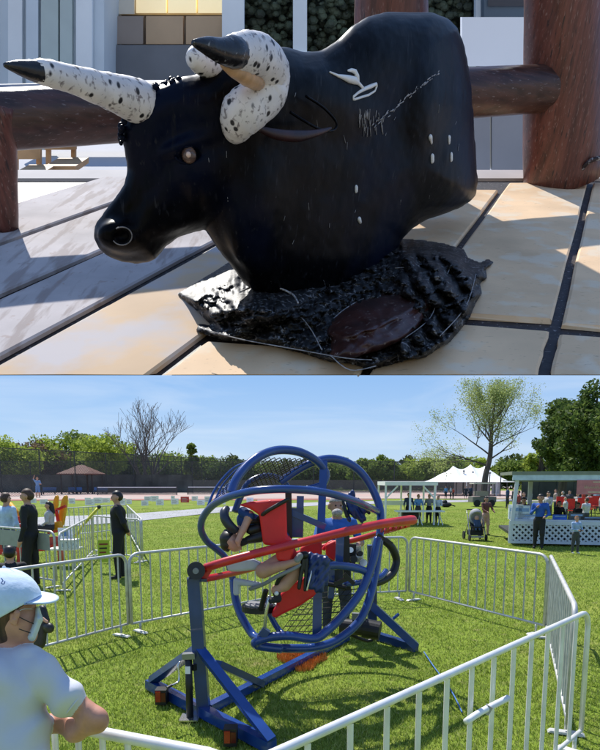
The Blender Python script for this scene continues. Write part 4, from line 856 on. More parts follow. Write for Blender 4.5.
m = MB(); m.beam(Z(-4, 374, 4.72), Z(38, 374, 4.78), 14*k5*.8, 2.5*k5, up=(0, 0, 1)); m.build('bearing_plate', m_blue2, ride)
bar('strap', (468, 262, 5.7), (505, 285, 5.7), 4, m_blk)
# left A-frame : post, base beam, legs
def PX(px, py, Y): return W(px, py, Y)
gl0 = G(152, 686, .04); gl1 = G(204, 711, .04); gl2 = G(272, 748, .04); gR = G(416, 648, .04)
top = np.array([gl1[0]-.0, gl1[1]+.02, 0.]); topz = PX(194, 578, gl1[1])
m = MB(); m.beam(gl1+(0, 0, -.03), (topz[0], gl1[1], topz[2]), .098, .098, up=(0, 1, 0)); m.build('post', m_blue2, ride)
m = MB(); m.beam(gl0+(gl0-gl2)*.03+(0, 0, .01), gl2+(gl2-gl0)*.0+(0, 0, .01), .085, .085); m.build('base_beam', m_blue, ride)
nd = PX(199, 648, gl1[1]); 
for g_, nm in ((gl0, 0), (gl2, 1)):
    m = MB(); m.beam(nd+(g_-nd)*.02, g_+(0, 0, .05), .068, .068, up=(1, 0, 0)); m.build('brace', m_blue2 if nm == 0 else m_blue, ride)
gl3 = (gl1*.35+gR*.65); m = MB(); lb2 = G(347, 637, .04); m.beam(gl1+(lb2-gl1)*.02, lb2, .075, .075); m.build('long_beam', m_blue, ride)
m = MB(); m.beam(PX(218, 664, gl1[1]+.05), G(262, 684, .05), .06, .06); m.build('brace', m_blue2, ride)
# right support
rt = PX(366, 600, gR[1]+.05); m = MB(); m.beam(rt, gR+(0, 0, .02), .085, .085); m.build('brace', m_blue, ride); m = MB(); m.beam(G(362, 631, .05), gR, .085, .085); m.build('base_beam', m_blue2, ride)
pr = PX(372, 640, gR[1]+.25); m = MB(); m.beam(PX(372, 636, gR[1]+.1), PX(372, 545, gR[1]+.1), .10, .10, up=(0, 1, 0)); m.build('post', m_blue2, ride)
m = MB(); m.tube([PX(393, 619, gR[1]), PX(399, 614, gR[1])], .018); m.build('knob', m_blue, ride)
cm0 = PX(352, 628, gR[1]-.15); m = MB(); m.tube([PX(340, 626, gR[1]-.2), PX(364, 628, gR[1]-.25)], .085, seg=20); mo_ = m.build('motor', m_blk, ride)
m = MB(); m.tube([PX(364, 628, gR[1]-.25), PX(380, 631, gR[1]-.3)], [.105, .10], seg=20); m.build('motor_cover', m_blk, mo_); m = MB(); m.beam(PX(352, 616, gR[1]-.25), PX(366, 617, gR[1]-.27), .06, .07); m.build('junction_box', M('box_grey', (.16, .17, .19), rough=.4), mo_)
m = MB(); m.tube([PX(345, 632, gR[1]-.2), PX(368, 641, gR[1]-.1), PX(378, 633, gR[1]-.1)], .02, sub=4); m.build('cable', m_blk, mo_)
# jack
j0 = G(190, 719); j1 = PX(187, 658, j0[1]); jack = thing('stand_jack', 'black screw jack with square silver foot plate beside the left post', 'jack', j0)
m = MB(); m.tube([j0+(0, 0, .02), (j0[0], j0[1], j1[2])], .029, seg=16); m.build('tube', m_blk, jack, smooth=True)
m = MB(); m.box(j0[0]-.075, j0[0]+.075, j0[1]-.075, j0[1]+.075, .006, .018); m.build('foot_plate', m_chrome, jack)
m = MB(); m.beam((j0[0]-.045, j0[1], j1[2]+.015), (j0[0]+.055, j0[1], j1[2]+.02), .06, .045); m.build('head', M('jack_head', (.25, .26, .28), metal=.7, rough=.35), jack)
m = MB(); m.tube([PX(180, 662, j0[1]-.03), PX(178, 666, j0[1]-.05), PX(179, 676, j0[1]-.06), PX(178, 682, j0[1]-.08), PX(170, 686, j0[1]-.14)], .008, sub=4); cr_ = m.build('crank', m_chrome, jack, smooth=True)
m = MB(); m.tube([PX(172, 685, j0[1]-.14), PX(167, 688, j0[1]-.17)], .012); m.build('grip', m_blk, cr_)
m = MB(); m.box(j0[0]-.022, j0[0]+.018, j0[1]-.034, j0[1]-.029, j1[2]-.12, j1[2]-.06); m.build('label_plate', m_sign, jack)
m = MB(); m.beam((j0[0]+.03, j0[1]+.0, j1[2]-.08), (gl1[0]-.03, gl1[1], j1[2]-.08), .035, .05); m.build('mount', m_blk, jack)
m_lens = M('tail_lens', (.32, .012, .012), rough=.2, coat=.5)
for px, py, lb in ((162, 693, 'nearer the far left foot'), (231, 732, 'nearer the front foot')):
    q = G(px, py, .10); t = thing('tail_light', 'small red trailer tail light on the blue base beam, '+lb, 'tail light', q, 'tail lights on the base beam')
    m = MB(); m.box(q[0]-.05, q[0]+.045, q[1]-.05, q[1]+.05, -.09+q[2], q[2]+.04); m.build('housing', m_blk, t)
    m = MB(); m.box(q[0]-.042, q[0]+.0, q[1]-.062, q[1]-.0505, q[2]-.06, q[2]+.03); m.build('lens', m_lens, t); m = MB(); m.box(q[0]+.002, q[0]+.04, q[1]-.058, q[1]-.0505, q[2]-.06, q[2]+.02); m.build('lens', M('lens_dark', (.10, .01, .01), rough=.2), t)
# seats and harness (red backrest, lower seat)
def sl3(name, pts, Y, dep, mat, par=ride, zoomf=None, soft=True):
    P = [W(p[0], p[1], Y if len(p) < 3 else p[2]) for p in pts]; m = MB(); m.slab(P, (0, dep, 0)); o = m.build(name, mat, par)
    bv = o.modifiers.new('round', 'BEVEL'); bv.width = .022; bv.segments = 3; bv.limit_method = 'NONE'; return o
sl3('seat_back', [(238, 505), (249, 502), (270, 500), (286, 499), (287, 537), (292, 540), (294, 552), (290, 563), (277, 561), (274, 546), (263, 545), (261, 530), (259, 515), (250, 509)], 4.87, .12, m_redv)
sl3('seat_cushion', [(291, 584), (304, 578), (318, 574), (322, 585), (314, 597), (299, 607), (286, 613), (275, 619), (271, 616), (273, 610), (277, 605), (275, 600), (281, 594)], 5.15, .10, m_redv)
sl3('seat_side', [(300, 548), (312, 541), (322, 541), (322, 556), (300, 556)], 5.75, .05, m_redv); sl3('seat_side', [(325, 545), (336, 540), (345, 545), (346, 556), (335, 562), (326, 556)], 5.85, .05, m_redv)
tb('seat_rim', [(332, 300, 5.9), (345, 285, 5.9), (360, 280, 5.9), (372, 290, 5.9), (375, 305, 5.9)], 2*k5, m_redv)
tb('boot_buckle', [(305, 350, 4.9), (298, 378, 4.88), (292, 402, 4.88)], .9*k5, m_chrome)
tb('roll_pad', [(92, 196, 5.0), (86, 206, 4.95), (88, 222, 4.92), (100, 240, 4.92), (116, 252, 4.95)], [3.2*k5, 4.2*k5, 4.5*k5, 4.5*k5, 3.6*k5], M('padded_roll', (.02, .028, .05), rough=.35))
tb('strap', [(248, 172, 4.82), (215, 190, 4.82), (190, 205, 4.84), (170, 222, 4.95)], 1.8*k5, m_blk); tb('strap', [(150, 398, 4.98), (185, 385, 4.9), (220, 365, 4.86), (262, 345, 4.86), (275, 335, 4.88)], 1.9*k5, m_grey); tb('strap', [(215, 390, 4.95), (225, 370, 4.9), (245, 352, 4.9)], 2*k5, m_blk)
tb('lever', [(186, 500, 5.0), (190, 460, 4.98), (196, 430, 4.98), (198, 415, 5.0)], 1.6*k5, m_chrome); bar('lever_base', (180, 515, 5.0), (192, 498, 5.0), 8, m_blue2)
tb('lever', [(175, 455, 5.2), (182, 430, 5.1), (190, 400, 5.05)], 2.6*k5, m_blk)
# round black weight disc
m = MB(); m.tube([Z(172, 452, 5.3), Z(172, 438, 5.3)], 17*k5, seg=28); m.build('counter_disc', m_blk, ride); m = MB(); m.tube([Z(172, 437.5, 5.3), Z(172, 434, 5.3)], 14*k5, seg=28); m.build('disc_top', m_grey, ride)
tb('strut', [(195, 420, 5.3), (200, 460, 5.3), (222, 500, 5.3), (240, 515, 5.2)], 3*k5, m_blue); 
m_smear = M('pale_grey_smear', (.48, .50, .55), rough=.5, var=.1)  # pale grey blocks made up for a blurred smear, not ride parts
sl3('smear_block', [(226, 565), (234, 560), (252, 559), (262, 564), (258, 570), (240, 572), (228, 572)], 4.95, .10, m_smear); sl3('smear_bar', [(233, 578), (262, 583), (262, 588), (239, 586), (239, 596), (233, 596)], 4.97, .05, m_smear)
# rider gear clusters on the right of the rings
bar('gear_block', (405, 285, 5.9), (402, 345, 5.9), 9, m_blk, 6); bar('gear_block', (420, 290, 5.95), (424, 330, 5.95), 7, m_chrome, 4)
for i in range(5): m = MB(); m.tube([Z(398+i*8, 300+(i*23) % 60, 5.85), Z(402+i*8, 300+(i*23) % 60, 5.75)], (3+i % 3)*k5, seg=12); m.build('pulley', m_blk if i % 2 else m_chrome, ride)
for p, q in (((300, 345), (330, 372)), ((385, 360), (410, 385)), ((240, 330), (262, 320)), ((360, 385), (395, 372))): bar('link', (p[0], p[1], 5.4), (q[0], q[1], 5.4), 4, m_blk)
# thin blue rope on grass
t = thing('blue_rope', 'thin blue rope lying on the grass from the right foot of the ride', 'rope', G(424, 652)); m = MB(); m.tube([G(424, 652, .03), G(432, 664, .02), G(440, 675, .015), G(452, 692, .015), G(462, 712, .015)], .006, sub=4); m.build('cord', M('rope_blue', (.05, .16, .45)), t)
# ================================================================ people
_mc = {}
def cm(nm, c, **kw):
    key = (nm, c)
    if key not in _mc: _mc[key] = M(nm, c, rough=kw.pop('rough', .8), var=kw.pop('var', .15), scale=kw.pop('scale', 14), **kw)
    return _mc[key]
SKIN = cm('skin_light', (.52, .28, .19), rough=.55, var=.10); SKIN2 = cm('skin_pinkish', (.50, .22, .16), rough=.55, var=.12); SKIN3 = cm('skin_tan', (.38, .20, .13), rough=.55)
HB, HD, HG, HL = cm('hair_brown', (.07, .035, .02), rough=.6, var=.5, scale=60), cm('hair_black', (.010, .008, .008), rough=.45, var=.5, scale=60), cm('hair_grey', (.35, .33, .31), var=.4, scale=60), cm('hair_ginger', (.30, .13, .05), var=.4, scale=60)
def person(px, fy, hy, yaw, shirt, pants, hair, label, pose='stand', skin=None, shoes=(.02, .02, .02), Y=None, group=None, long=False, h=None, sleeves=True, shorts=False, base_z=0, name='person', skirt=False, mask=False, cap=None):
    if Y is None: g = G(px, fy); Y = g[1]
    top = W(px, hy, Y); Hh = top[2]-base_z; g = np.array([top[0], Y, base_z])
    if pose == 'sit': Hh = Hh/.72
    t = thing(name, label, 'person', g, group); skin = skin or SKIN
    ca, sa = math.cos(yaw), math.sin(yaw)
    def L(x, y, z):   # local: x = person's left..., y forward (towards camera at yaw 0)
        return g+np.array([(x*ca-(-y)*sa), (x*sa+(-y)*ca), z])*Hh
    sh = .113; Pm = []
    def c(a, ra, b, rb, tg, sc=None): Pm.append((L(*a), ra*Hh, L(*b), rb*Hh, tg, sc))
    dz = -.28 if pose == 'sit' else 0
    S_, Pn, Sk, Sh = 1, 2, 0, 3
    c((0, 0, .53+dz), .078, (0, 0, .60+dz), .072, Pn if not skirt else S_); c((0, 0, .60+dz), .075, (0, .0, .74+dz), .088, S_); c((-.055, 0, .76+dz), .062, (.055, 0, .76+dz), .062, S_); c((-.1, 0, .795+dz), .034, (.1, 0, .795+dz), .034, S_)
    c((0, 0, .80+dz), .036, (0, .008, .875+dz), .030, Sk); c((0, .008, .925+dz), .053, (0, .016, .905+dz), .046, Sk); c((0, .062, .912+dz), .010, (0, .070, .905+dz), .009, Sk)
    for s in (-1, 1): c((s*.054, .0, .92+dz), .012, (s*.056, -.002, .905+dz), .010, Sk)
    arms = {'stand': [((.155, 0, .62), (.15, .05, .47))]*2, 'front': [((.15, .04, .64), (.06, .17, .62))]*2, 'behind': [((.155, -.06, .64), (.03, -.10, .53))]*2, 'face': [((.15, .06, .66), (.04, .11, .86)), ((.155, 0, .62), (.15, .05, .47))],
            'reach': [((.16, .08, .68), (.12, .26, .70)), ((.16, .06, .66), (.10, .2, .64))], 'sit': [((.14, .03, .64), (.07, .15, .56))]*2, 'phone': [((.14, .05, .64), (.03, .14, .76)), ((.16, .02, .63), (.10, .15, .58))], 'up': [((.17, .03, .90), (.12, .06, 1.05)), ((.16, .05, .66), (.1, .16, .66))], 'push': [((.14, .08, .66), (.10, .22, .60))]*2}[pose]
    for s, (el, wr_) in zip((-1, 1), arms):
        c((s*sh, 0, .80+dz), .034, (s*el[0], el[1], el[2]+dz), .026, S_); c((s*el[0], el[1], el[2]+dz), .025, (s*wr_[0], wr_[1], wr_[2]+dz), .018, S_ if sleeves else Sk)
        d_ = np.array(wr_)-np.array(el); d_ = d_/np.linalg.norm(d_)*.05; c((s*wr_[0], wr_[1], wr_[2]+dz), .019, (s*(wr_[0]+d_[0]), wr_[1]+d_[1], wr_[2]+d_[2]+dz), .014, Sk)
    for s in (-1, 1):
        if pose == 'sit':
            c((s*.05, 0, .25), .06, (s*.07, .22, .26), .045, Pn); c((s*.07, .22, .26), .042, (s*.07, .24, .04), .028, Pn); c((s*.07, .24, .02), .022, (s*.075, .30, .015), .018, Sh)
        else:
            st = .012*s; k_y = .02*s
            c((s*.045, 0, .51), .062, (s*.06, .01+k_y, .28), .045, Pn); c((s*.06, .01+k_y, .28), .040, (s*.065, k_y, .05), .030, Sk if shorts else Pn); c((s*.065, k_y-.01, .022), .022, (s*.075, k_y+.075, .016), .018, Sh)
    if skirt: c((0, 0, .45), .10, (0, 0, .32), .12, S_)
    hh_ = h or max(.016*Hh, .011)
    vs, fs, tg = blob(Pm, hh_, k=.022*Hh)
    mesh_obj('body', vs, fs, tg, [skin, cm('cloth', shirt, bump=.2), cm('trousers', pants, bump=.2), cm('shoes', shoes)], t)
    hp = [(L(0, .002, .940+dz), .057*Hh, L(0, -.012, .925+dz), .053*Hh, 0)]
    if long: hp += [(L(0, -.04, .92+dz), .045*Hh, L(0, -.055, .80+dz), .045*Hh, 0)]
    def cut(gr, f_):
        q = gr-L(0, 0, .93+dz); fwd = L(0, 1, 0)-L(0, 0, 0); fwd = fwd/np.linalg.norm(fwd); return np.maximum(f_, np.minimum((q @ fwd)-.004*Hh, .020*Hh-q[..., 2]))
    vs, fs, tg = blob(hp, hh_*.9, k=.02*Hh, fn=cut)
    if len(fs): mesh_obj('hair' if not cap else 'cap', vs, fs, None, [hair if not cap else cm('cap', cap)], t)
    if hh_ <= .036:
        for s in (-1, 1): m = MB(); m.ball(L(s*.019, .060, .924+dz), .0065*Hh, 6, 4); m.build('eye', cm('eye_dark', (.02, .015, .01)), t)
    if mask: m = MB(); m.ball(L(0, .05, .895+dz), .028*Hh, 8, 6); m.build('mask', cm('mask_black', (.02, .02, .02)), t, smooth=True)
    return t
PI = math.pi
BLK = (.012, .012, .014)
person(27, 586, 488, -PI/2+.1, BLK, BLK, HB, 'young man in black sweatshirt looking left behind the grey plate barricade', h=.018, skin=SKIN)
t5 = person(117, 578, 490, -PI/2+.25, BLK, (.010, .010, .012), HD, 'man in black jacket and trousers with hands behind his back', pose='behind', h=.018)
person(5, 575, 492, PI-.4, (.45, .58, .75), (.05, .07, .12), HB, 'person in light blue shirt cut off by the left edge', h=.022)
person(37, 497, 477, .4, (.18, .30, .52), (.12, .22, .42), HL, 'far player in blue kit with raised arm on the court', pose='up', Y=66, h=.05, sleeves=False, shorts=True)
person(9, 640, 545, PI+.3, BLK, BLK, HD, 'dark haired person crouching in black at the left edge', pose='sit', Y=8.6, base_z=-.12, h=.02)
t7 = person(337, 660, 494.5, .10, (.03, .12, .42), (.03, .035, .05), HG, 'grey bearded man in blue shirt standing behind the rings', pose='reach', Y=7.4, h=.012, sleeves=False, skin=SKIN3, base_z=0)
q = W(337, 516.5, 7.18); m = MB(); m.ball(q+(0, -.02, .045), (.066, .06, .05), 12, 8); m.build('beard', HG, t7, smooth=True)
# stroller group
person(486.5, 535, 496, .3, (.16, .06, .05), (.50, .30, .26), HD, 'woman in dark red top standing right of the stroller', pose='push', long=True, h=.028)
person(541, 547, 493.5, -.5, (.02, .09, .38), BLK, HD, 'man in bright blue shirt and black trousers leaning at the trailer', Y=16.7, pose='phone', h=.022, skin=SKIN3)
person(577, 553.5, 515.5, .25, (.30, .42, .62), (.05, .055, .06), HL, 'small ginger haired child in striped blue shirt before the trailer', h=.02, pose='front', shoes=(.6, .6, .6))
# stall people
for px, hy, fy, sc_, pn, hr, lb, ps in ((409, 492.5, 524, (.02, .04, .10), BLK, HD, 'person in navy jacket at the left end of the canopy stall table', 'stand'), (418.5, 494, 525, (.12, .30, .62), (.05, .05, .06), HD, 'person in bright blue top second from left at the stall table', 'front'),
     (429.5, 494, 525, (.20, .21, .23), BLK, HB, 'person in grey top in the middle of the stall table', 'front'), (438.5, 495, 526, (.55, .62, .72), BLK, HD, 'person in pale shirt at the right end of the stall table', 'front')):
    person(px, fy, hy, rnd.uniform(-.8, .8), sc_, pn, hr, lb, pose=ps, h=.035, Y=26.5, group='people at the canopy stall')
for px, hy, fy, sc_, lb in ((446, 486, 497, (.10, .30, .60), 'tiny person in blue near the marquee left corner'), (451, 486, 497, (.5, .55, .6), 'tiny person in pale top near the marquee'), (453.5, 487.5, 499, (.55, .10, .06), 'tiny person in red shorts walking before the marquee'), (466, 486, 498, (.03, .035, .05), 'tiny dark dressed person under the marquee, left of a pair'), (470.5, 485.5, 498, (.03, .05, .10), 'tiny dark dressed person under the marquee, right of a pair'),
     (508, 486, 509, (.03, .07, .16), 'distant person in navy standing left of the trailer'), (514, 487, 508, (.05, .05, .06), 'distant person in black just behind the trailer post')):
    person(px, fy, hy, rnd.uniform(-2, 2), sc_, (.03, .03, .04), HD, lb, h=.06, Y=min(60, G(px, fy)[1]))
# people behind the trailer
crowd = [(519, 490, (.25, .05, .05)), (524, 492, (.05, .05, .06)), (531, 489, (.45, .50, .62)), (549, 491, (.42, .42, .44)), (556, 489, (.36, .28, .24)), (563, 491, (.50, .50, .51)), (570, 490, (.05, .05, .06)), (578, 492, (.40, .36, .33)), (584, 490, (.45, .05, .04)), (590, 491, (.50, .49, .50)), (597, 490, (.25, .32, .45)), (603, 491, (.4, .4, .4)),
         (566, 496, (.42, .42, .42)), (587, 497, (.50, .50, .52))]
cn_ = {(.25, .05, .05): 'dark red', (.05, .05, .06): 'black', (.45, .05, .04): 'red', (.55, .08, .05): 'bright red', (.25, .32, .45): 'slate blue', (.45, .50, .62): 'lavender blue'}
for i, (px, hy, sc_) in enumerate(crowd):
    nm_ = cn_.get(sc_, 'pale'); Yc = 30+(i*37 % 11) if i < 12 else 25+(i*7 % 3)
    person(px, 515, hy, rnd.uniform(-3, 3), sc_, (.04, .045, .06), [HD, HB, HG][i % 3], 'guest in %s top, %s from left in the %s beyond the trailer' % (nm_, ORD[i if i < 12 else i-12], 'farther row' if i < 12 else 'nearer row'), pose='sit' if i % 2 else 'stand', h=.05, Y=Yc, group='guests beyond the trailer')
person(559.5, 545, 500.5, .2, (.012, .012, .014), BLK, HD, 'woman in black inside the trailer bending over the counter', pose='front', Y=19.4, h=.03, long=True)
person(578.5, 545, 502, -1.2, (.012, .012, .014), BLK, HB, 'person in black with reddish hair inside the trailer near the child', pose='front', Y=19.2, h=.03)
person(524, 545, 497, -.6, (.07, .02, .02), BLK, HD, 'person in dark top inside the trailer left end', pose='front', Y=19.5, h=.03)
# seated woman in the bungee ride
person(48.5, 560, 501, -PI/2+.3, (.42, .42, .44), (.03, .03, .04), HD, 'woman with long black hair seated in the yellow bungee ride', pose='sit', Y=14.2, base_z=.45, h=.022, long=True)
# ---------------------------------------------------------------- left bungee ride
m_or = M('amber_pad', (.72, .33, .01), rough=.45, var=.1); Yb_ = 14.4
t = thing('bungee_ride', 'red framed ride with tall amber padded blades behind the sweatshirt boy', 'ride', W(55, 560, Yb_)*(1, 1, 0))
def blade(pts, Y, dep=.14):
    P = [W(a, b_, Y) for a, b_ in pts]; m = MB(); m.slab(P, (0, dep, 0)); o = m.build('blade', m_or, t); bv = o.modifiers.new('r', 'BEVEL'); bv.width = .04; bv.segments = 2
blade([(64, 495), (66.5, 496), (66, 505), (63, 524), (59, 530), (54, 529), (58, 515), (61, 500)], 14.6); blade([(55, 495), (57.5, 496), (57, 506), (54, 512), (51, 509), (53, 500)], 14.9); blade([(42, 524), (60, 521), (62, 529), (48, 532), (41, 529)], 14.3); blade([(9, 530), (20, 532), (22, 538), (12, 537)], 14.0)
def rb(name, p, q, w_, mat=m_redp): m = MB(); m.beam(W(*p), W(*q), w_, w_); m.build(name, mat, t)
rb('frame_bar', (-6, 521, 14), (24, 519.5, 14.2), .16); rb('frame_bar', (0, 528, 13.9), (22, 526, 14), .10); rb('frame_bar', (56, 510, 14.5), (60, 530, 14.5), .06); rb('frame_bar', (56, 510, 14.5), (66, 506, 14.5), .06); rb('frame_bar', (60, 530, 14.5), (48, 533, 14.2), .06)
rb('frame_bar', (0, 552, 13.6), (66, 546, 13.9), .12); rb('deck_board', (0, 545, 14), (62, 541, 14), .22, M('deck_red', (.45, .07, .05), rough=.7)); rb('leg', (20, 546, 13.7), (20, 566, 13.7), .1); rb('leg', (60, 546, 13.9), (61, 562, 13.9), .1); m = MB(); m.tube([W(10, 504, 15), W(19, 515, 14.6)], .06); m.build('amber_arm', m_or, t, smooth=True)
t = thing('yellow_rope', 'yellow tension rope rising to a small dark hook beside the black jacket man', 'rope', W(76, 535, 13.8)); m = MB(); m.tube([W(76, 536, 13.8), W(84, 524, 14), W(99, 507, 14.4)], .035, sub=3); m.build('cord', M('rope_yellow', (.55, .50, .03)), t, smooth=True); m = MB(); m.ball(W(99, 507, 14.3), .05, 8, 6); m.build('hook', m_blk, t)
q = W(69, 551, 13.2); t = thing('white_table', 'pale folding table carrying the printed white boxes', 'table', (q[0], 13.2, 0)); zt = W(69, 548, 13.2)[2]; m = MB(); m.box(q[0]-.42, q[0]+.2, 13.0, 13.5, zt-.03, zt); m.build('table_top', m_sign, t)
for dx in (-.38, .16): m = MB(); m.box(q[0]+dx-.015, q[0]+dx+.015, 13.05, 13.08, 0, zt-.035); m.build('leg', m_galv, t)
m_box = M('box_print', (.72, .76, .80), rough=.6, var=.1); overlay(m_box, 'noise', 14, .58, .63, (.16, .25, .42), fac=.8)
t = thing('printed_box', 'white box with blue print, front and lower of two on the table', 'box', (q[0]+.05, 13.1, zt)); m = MB(); m.box(q[0]-.14, q[0]+.20, 13.0, 13.3, zt+.004, zt+.18); m.build('carton', m_box, t); m = MB(); m.box(q[0]-.15, q[0]+.21, 12.99, 13.31, zt+.181, zt+.2); m.build('lid', m_sign, t)
t = thing('printed_card', 'tall white printed card standing behind the lower box', 'card', (q[0]-.05, 13.35, zt)); m = MB(); m.box(q[0]-.28, q[0]+.04, 13.34, 13.37, zt+.004, zt+.43); m.build('card', m_box, t); m = MB(); m.box(q[0]-.2, q[0]-.05, 13.335, 13.339, zt+.25, zt+.38); m.build('print', cm('print_blue', (.1, .2, .4)), t)
# ---------------------------------------------------------------- stroller
Ys = G(475, 540)[1]; kk = Ys/600; x0 = W(475.5, 530, Ys)[0]
t = thing('stroller', 'black and grey baby stroller parked on the grass', 'stroller', (x0, Ys, 0))
def zz(py): return W(475, py, Ys)[2]
m_fr = M('stroller_frame', (.30, .31, .33), metal=.6, rough=.35); m_can = M('stroller_black', (.014, .014, .016), rough=.7); m_cang = M('stroller_grey', (.35, .35, .36), rough=.8)
for s in (-1, 1):
    m = MB(); m.tube([(x0+s*.21, Ys+.35, zz(511)), (x0+s*.24, Ys, zz(522)), (x0+s*.25, Ys-.25, .12)], .016, sub=3); m.build('frame_tube', m_fr, t, smooth=True)
    m = MB(); m.tube([(x0+s*.23, Ys, zz(522)), (x0+s*.24, Ys+.35, .16)], .014); m.build('frame_tube', m_fr, t, smooth=True)
    for yy_, r_ in ((-.28, .10), (.38, .13)): m = MB(); m.tube([(x0+s*.26-.02, Ys+yy_, r_), (x0+s*.26+.02, Ys+yy_, r_)], r_, seg=18); m.build('wheel', m_can, t)
m = MB(); m.tube([(x0+.21, Ys+.35, zz(510)), (x0-.21, Ys+.35, zz(510))], .018); m.build('handle', m_can, t)
vs, fs, tg = blob([((x0, Ys+.05, zz(515)), .20, (x0, Ys+.1, zz(519)), .20, 0)], .02, fn=lambda g_, f_: np.maximum(f_, -(np.linalg.norm(g_-np.array([x0, Ys-.12, zz(518)]), axis=-1)-.19))); mesh_obj('canopy', vs, fs, None, [m_cang], t)
m = MB(); m.slab([(x0-.19, Ys-.18, zz(531)), (x0+.19, Ys-.18, zz(531)), (x0+.18, Ys+.18, zz(518)), (x0-.18, Ys+.18, zz(518))], (0, .03, .05)); m.build('seat', m_can, t)
m = MB(); m.beam((x0-.22, Ys-.22, zz(527)), (x0+.22, Ys-.22, zz(527)), .05); m.build('bumper_bar', m_can, t); m = MB(); m.box(x0-.2, x0+.2, Ys-.15, Ys+.25, .16, .32); m.build('basket', m_can, t); m = MB(); m.box(x0-.2, x0+.2, Ys-.27, Ys-.22, .10, .15); m.build('axle', m_cang, t)
tb_ = thing('person', 'baby in dark clothes sitting inside the stroller', 'person', (x0, Ys-.1, zz(527))); 
vs, fs, tg = blob([((x0, Ys-.08, zz(517.5)), .07, (x0, Ys-.085, zz(518.2)), .065, 0), ((x0, Ys-.06, zz(520.5)), .08, (x0, Ys-.12, zz(525)), .085, 1), ((x0-.08, Ys-.1, zz(521)), .03, (x0-.09, Ys-.2, zz(525)), .025, 1), ((x0+.08, Ys-.1, zz(521)), .03, (x0+.09, Ys-.2, zz(525)), .025, 1), ((x0-.05, Ys-.15, zz(526)), .04, (x0-.06, Ys-.25, zz(529)), .035, 1), ((x0+.05, Ys-.15, zz(526)), .04, (x0+.06, Ys-.25, zz(529)), .035, 1)], .016); mesh_obj('body', vs, fs, tg, [SKIN, cm('baby_blue', (.04, .07, .14))], tb_)
# ---------------------------------------------------------------- canopy stall
m_wht = M('white_paint_frame', (.78, .80, .80), rough=.5, var=.05); m_tarp = M('tarp_white', (.80, .80, .78), rough=.8, var=.05, bump=.2)
Yq = 26.; t = thing('canopy_stall', 'white framed stall with flat white canopy roof in the mid distance', 'stall', (W(410, 524, Yq)[0], Yq, 0))
xl, xr = W(384, 500, Yq)[0], W(432, 500, Yq)[0]; zr = W(410, 483, Yq)[2]
m = MB(); m.box(xl-.05, xr+.1, Yq-.6, Yq+1.9, zr-.10, zr+.06); m.build('roof', m_tarp, t)
for xx_ in (xl, (xl+xr)/2, xr):
    for yy_ in (Yq-.5, Yq+1.8): m = MB(); m.tube([(xx_, yy_, 0), (xx_, yy_, zr-.1)], .045, seg=8); m.build('post', m_wht, t)
for a_, b_ in ((xl, xl+.5), (xr, xr-.5)): m = MB(); m.tube([(a_, Yq-.5, zr-.65), (b_, Yq-.5, zr-.12)], .035); m.build('brace', m_wht, t)
m = MB(); m.box(xl, xr, Yq+1.75, Yq+1.8, .75, .95); m.build('cross_rail', m_wht, t)
q = W(415, 511, 25.6); t = thing('folding_table', 'long white folding table in front of the canopy stall people', 'table', (q[0], 25.6, 0)); ht_ = q[2]
xa, xb = W(396, 511, 25.4)[0], W(444, 511, 25.4)[0]; m = MB(); m.box(xa, xb, 25.2, 25.9, ht_-.03, ht_+.02); m.build('table_top', m_wht, t)
for xx_ in (xa+.15, (xa+xb)/2, xb-.15):
    for s in (-.1, .1): m = MB(); m.tube([(xx_+s, 25.3, 0), (xx_-s*.3, 25.6, ht_-.03)], .018); m.build('leg', m_wht, t)
m = MB(); m.box(xa+.3, xa+.95, 25.35, 25.8, .25, ht_-.04); m.build('storage_box', cm('box_black', (.03, .02, .02)), t)
# ---------------------------------------------------------------- marquee
Ym = 72.; t = thing('marquee_tent', 'large white peaked marquee tent beyond the lawn', 'tent', (W(475, 490, Ym)[0], Ym, 0)); z_e = W(470, 482, Ym)[2]; x_a, x_b = W(436, 490, Ym)[0], W(517, 490, Ym)[0]
m = MB(); nxm = 44; nym = 10; vs_ = []
pk = [(463, 466), (481, 466.5), (497, 467)]; pkx = [W(a, b_, Ym)[0] for a, b_ in pk]; zp = W(463, 465.5, Ym)[2]
for j in range(nym+1):
    for i in range(nxm+1):
        x = x_a+(x_b-x_a)*i/nxm; v_ = j/nym; e_ = 1-abs(2*v_-1); base_h = z_e+(zp-z_e)*.38*min(1, e_*1.4)*min(1, 4*min(i, nxm-i)/nxm*1.5)
        pkh = sum(math.exp(-abs(x-p)/1.0)*1.15 for p in pkx)*(e_**1.5); vs_.append((x, Ym+9*v_, base_h+pkh))
m.add(vs_, [(j*(nxm+1)+i, j*(nxm+1)+i+1, (j+1)*(nxm+1)+i+1, (j+1)*(nxm+1)+i) for j in range(nym) for i in range(nxm)]); m.build('roof', M('tent_white', (.85, .86, .88), rough=.6, var=.04), t)
for i in range(9):
    xx_ = x_a+(x_b-x_a)*i/8; m = MB(); m.tube([(xx_, Ym+.05, 0), (xx_, Ym+.05, z_e)], .06); m.build('pole', m_post if i % 3 else m_wht, t)
    if i < 8 and i > 2: m = MB(); m.box(xx_+.08, x_a+(x_b-x_a)*(i+1)/8-.08, Ym+6, Ym+6.05, .1, z_e); m.build('side_wall', M('tent_wall', (.55, .57, .60)), t)
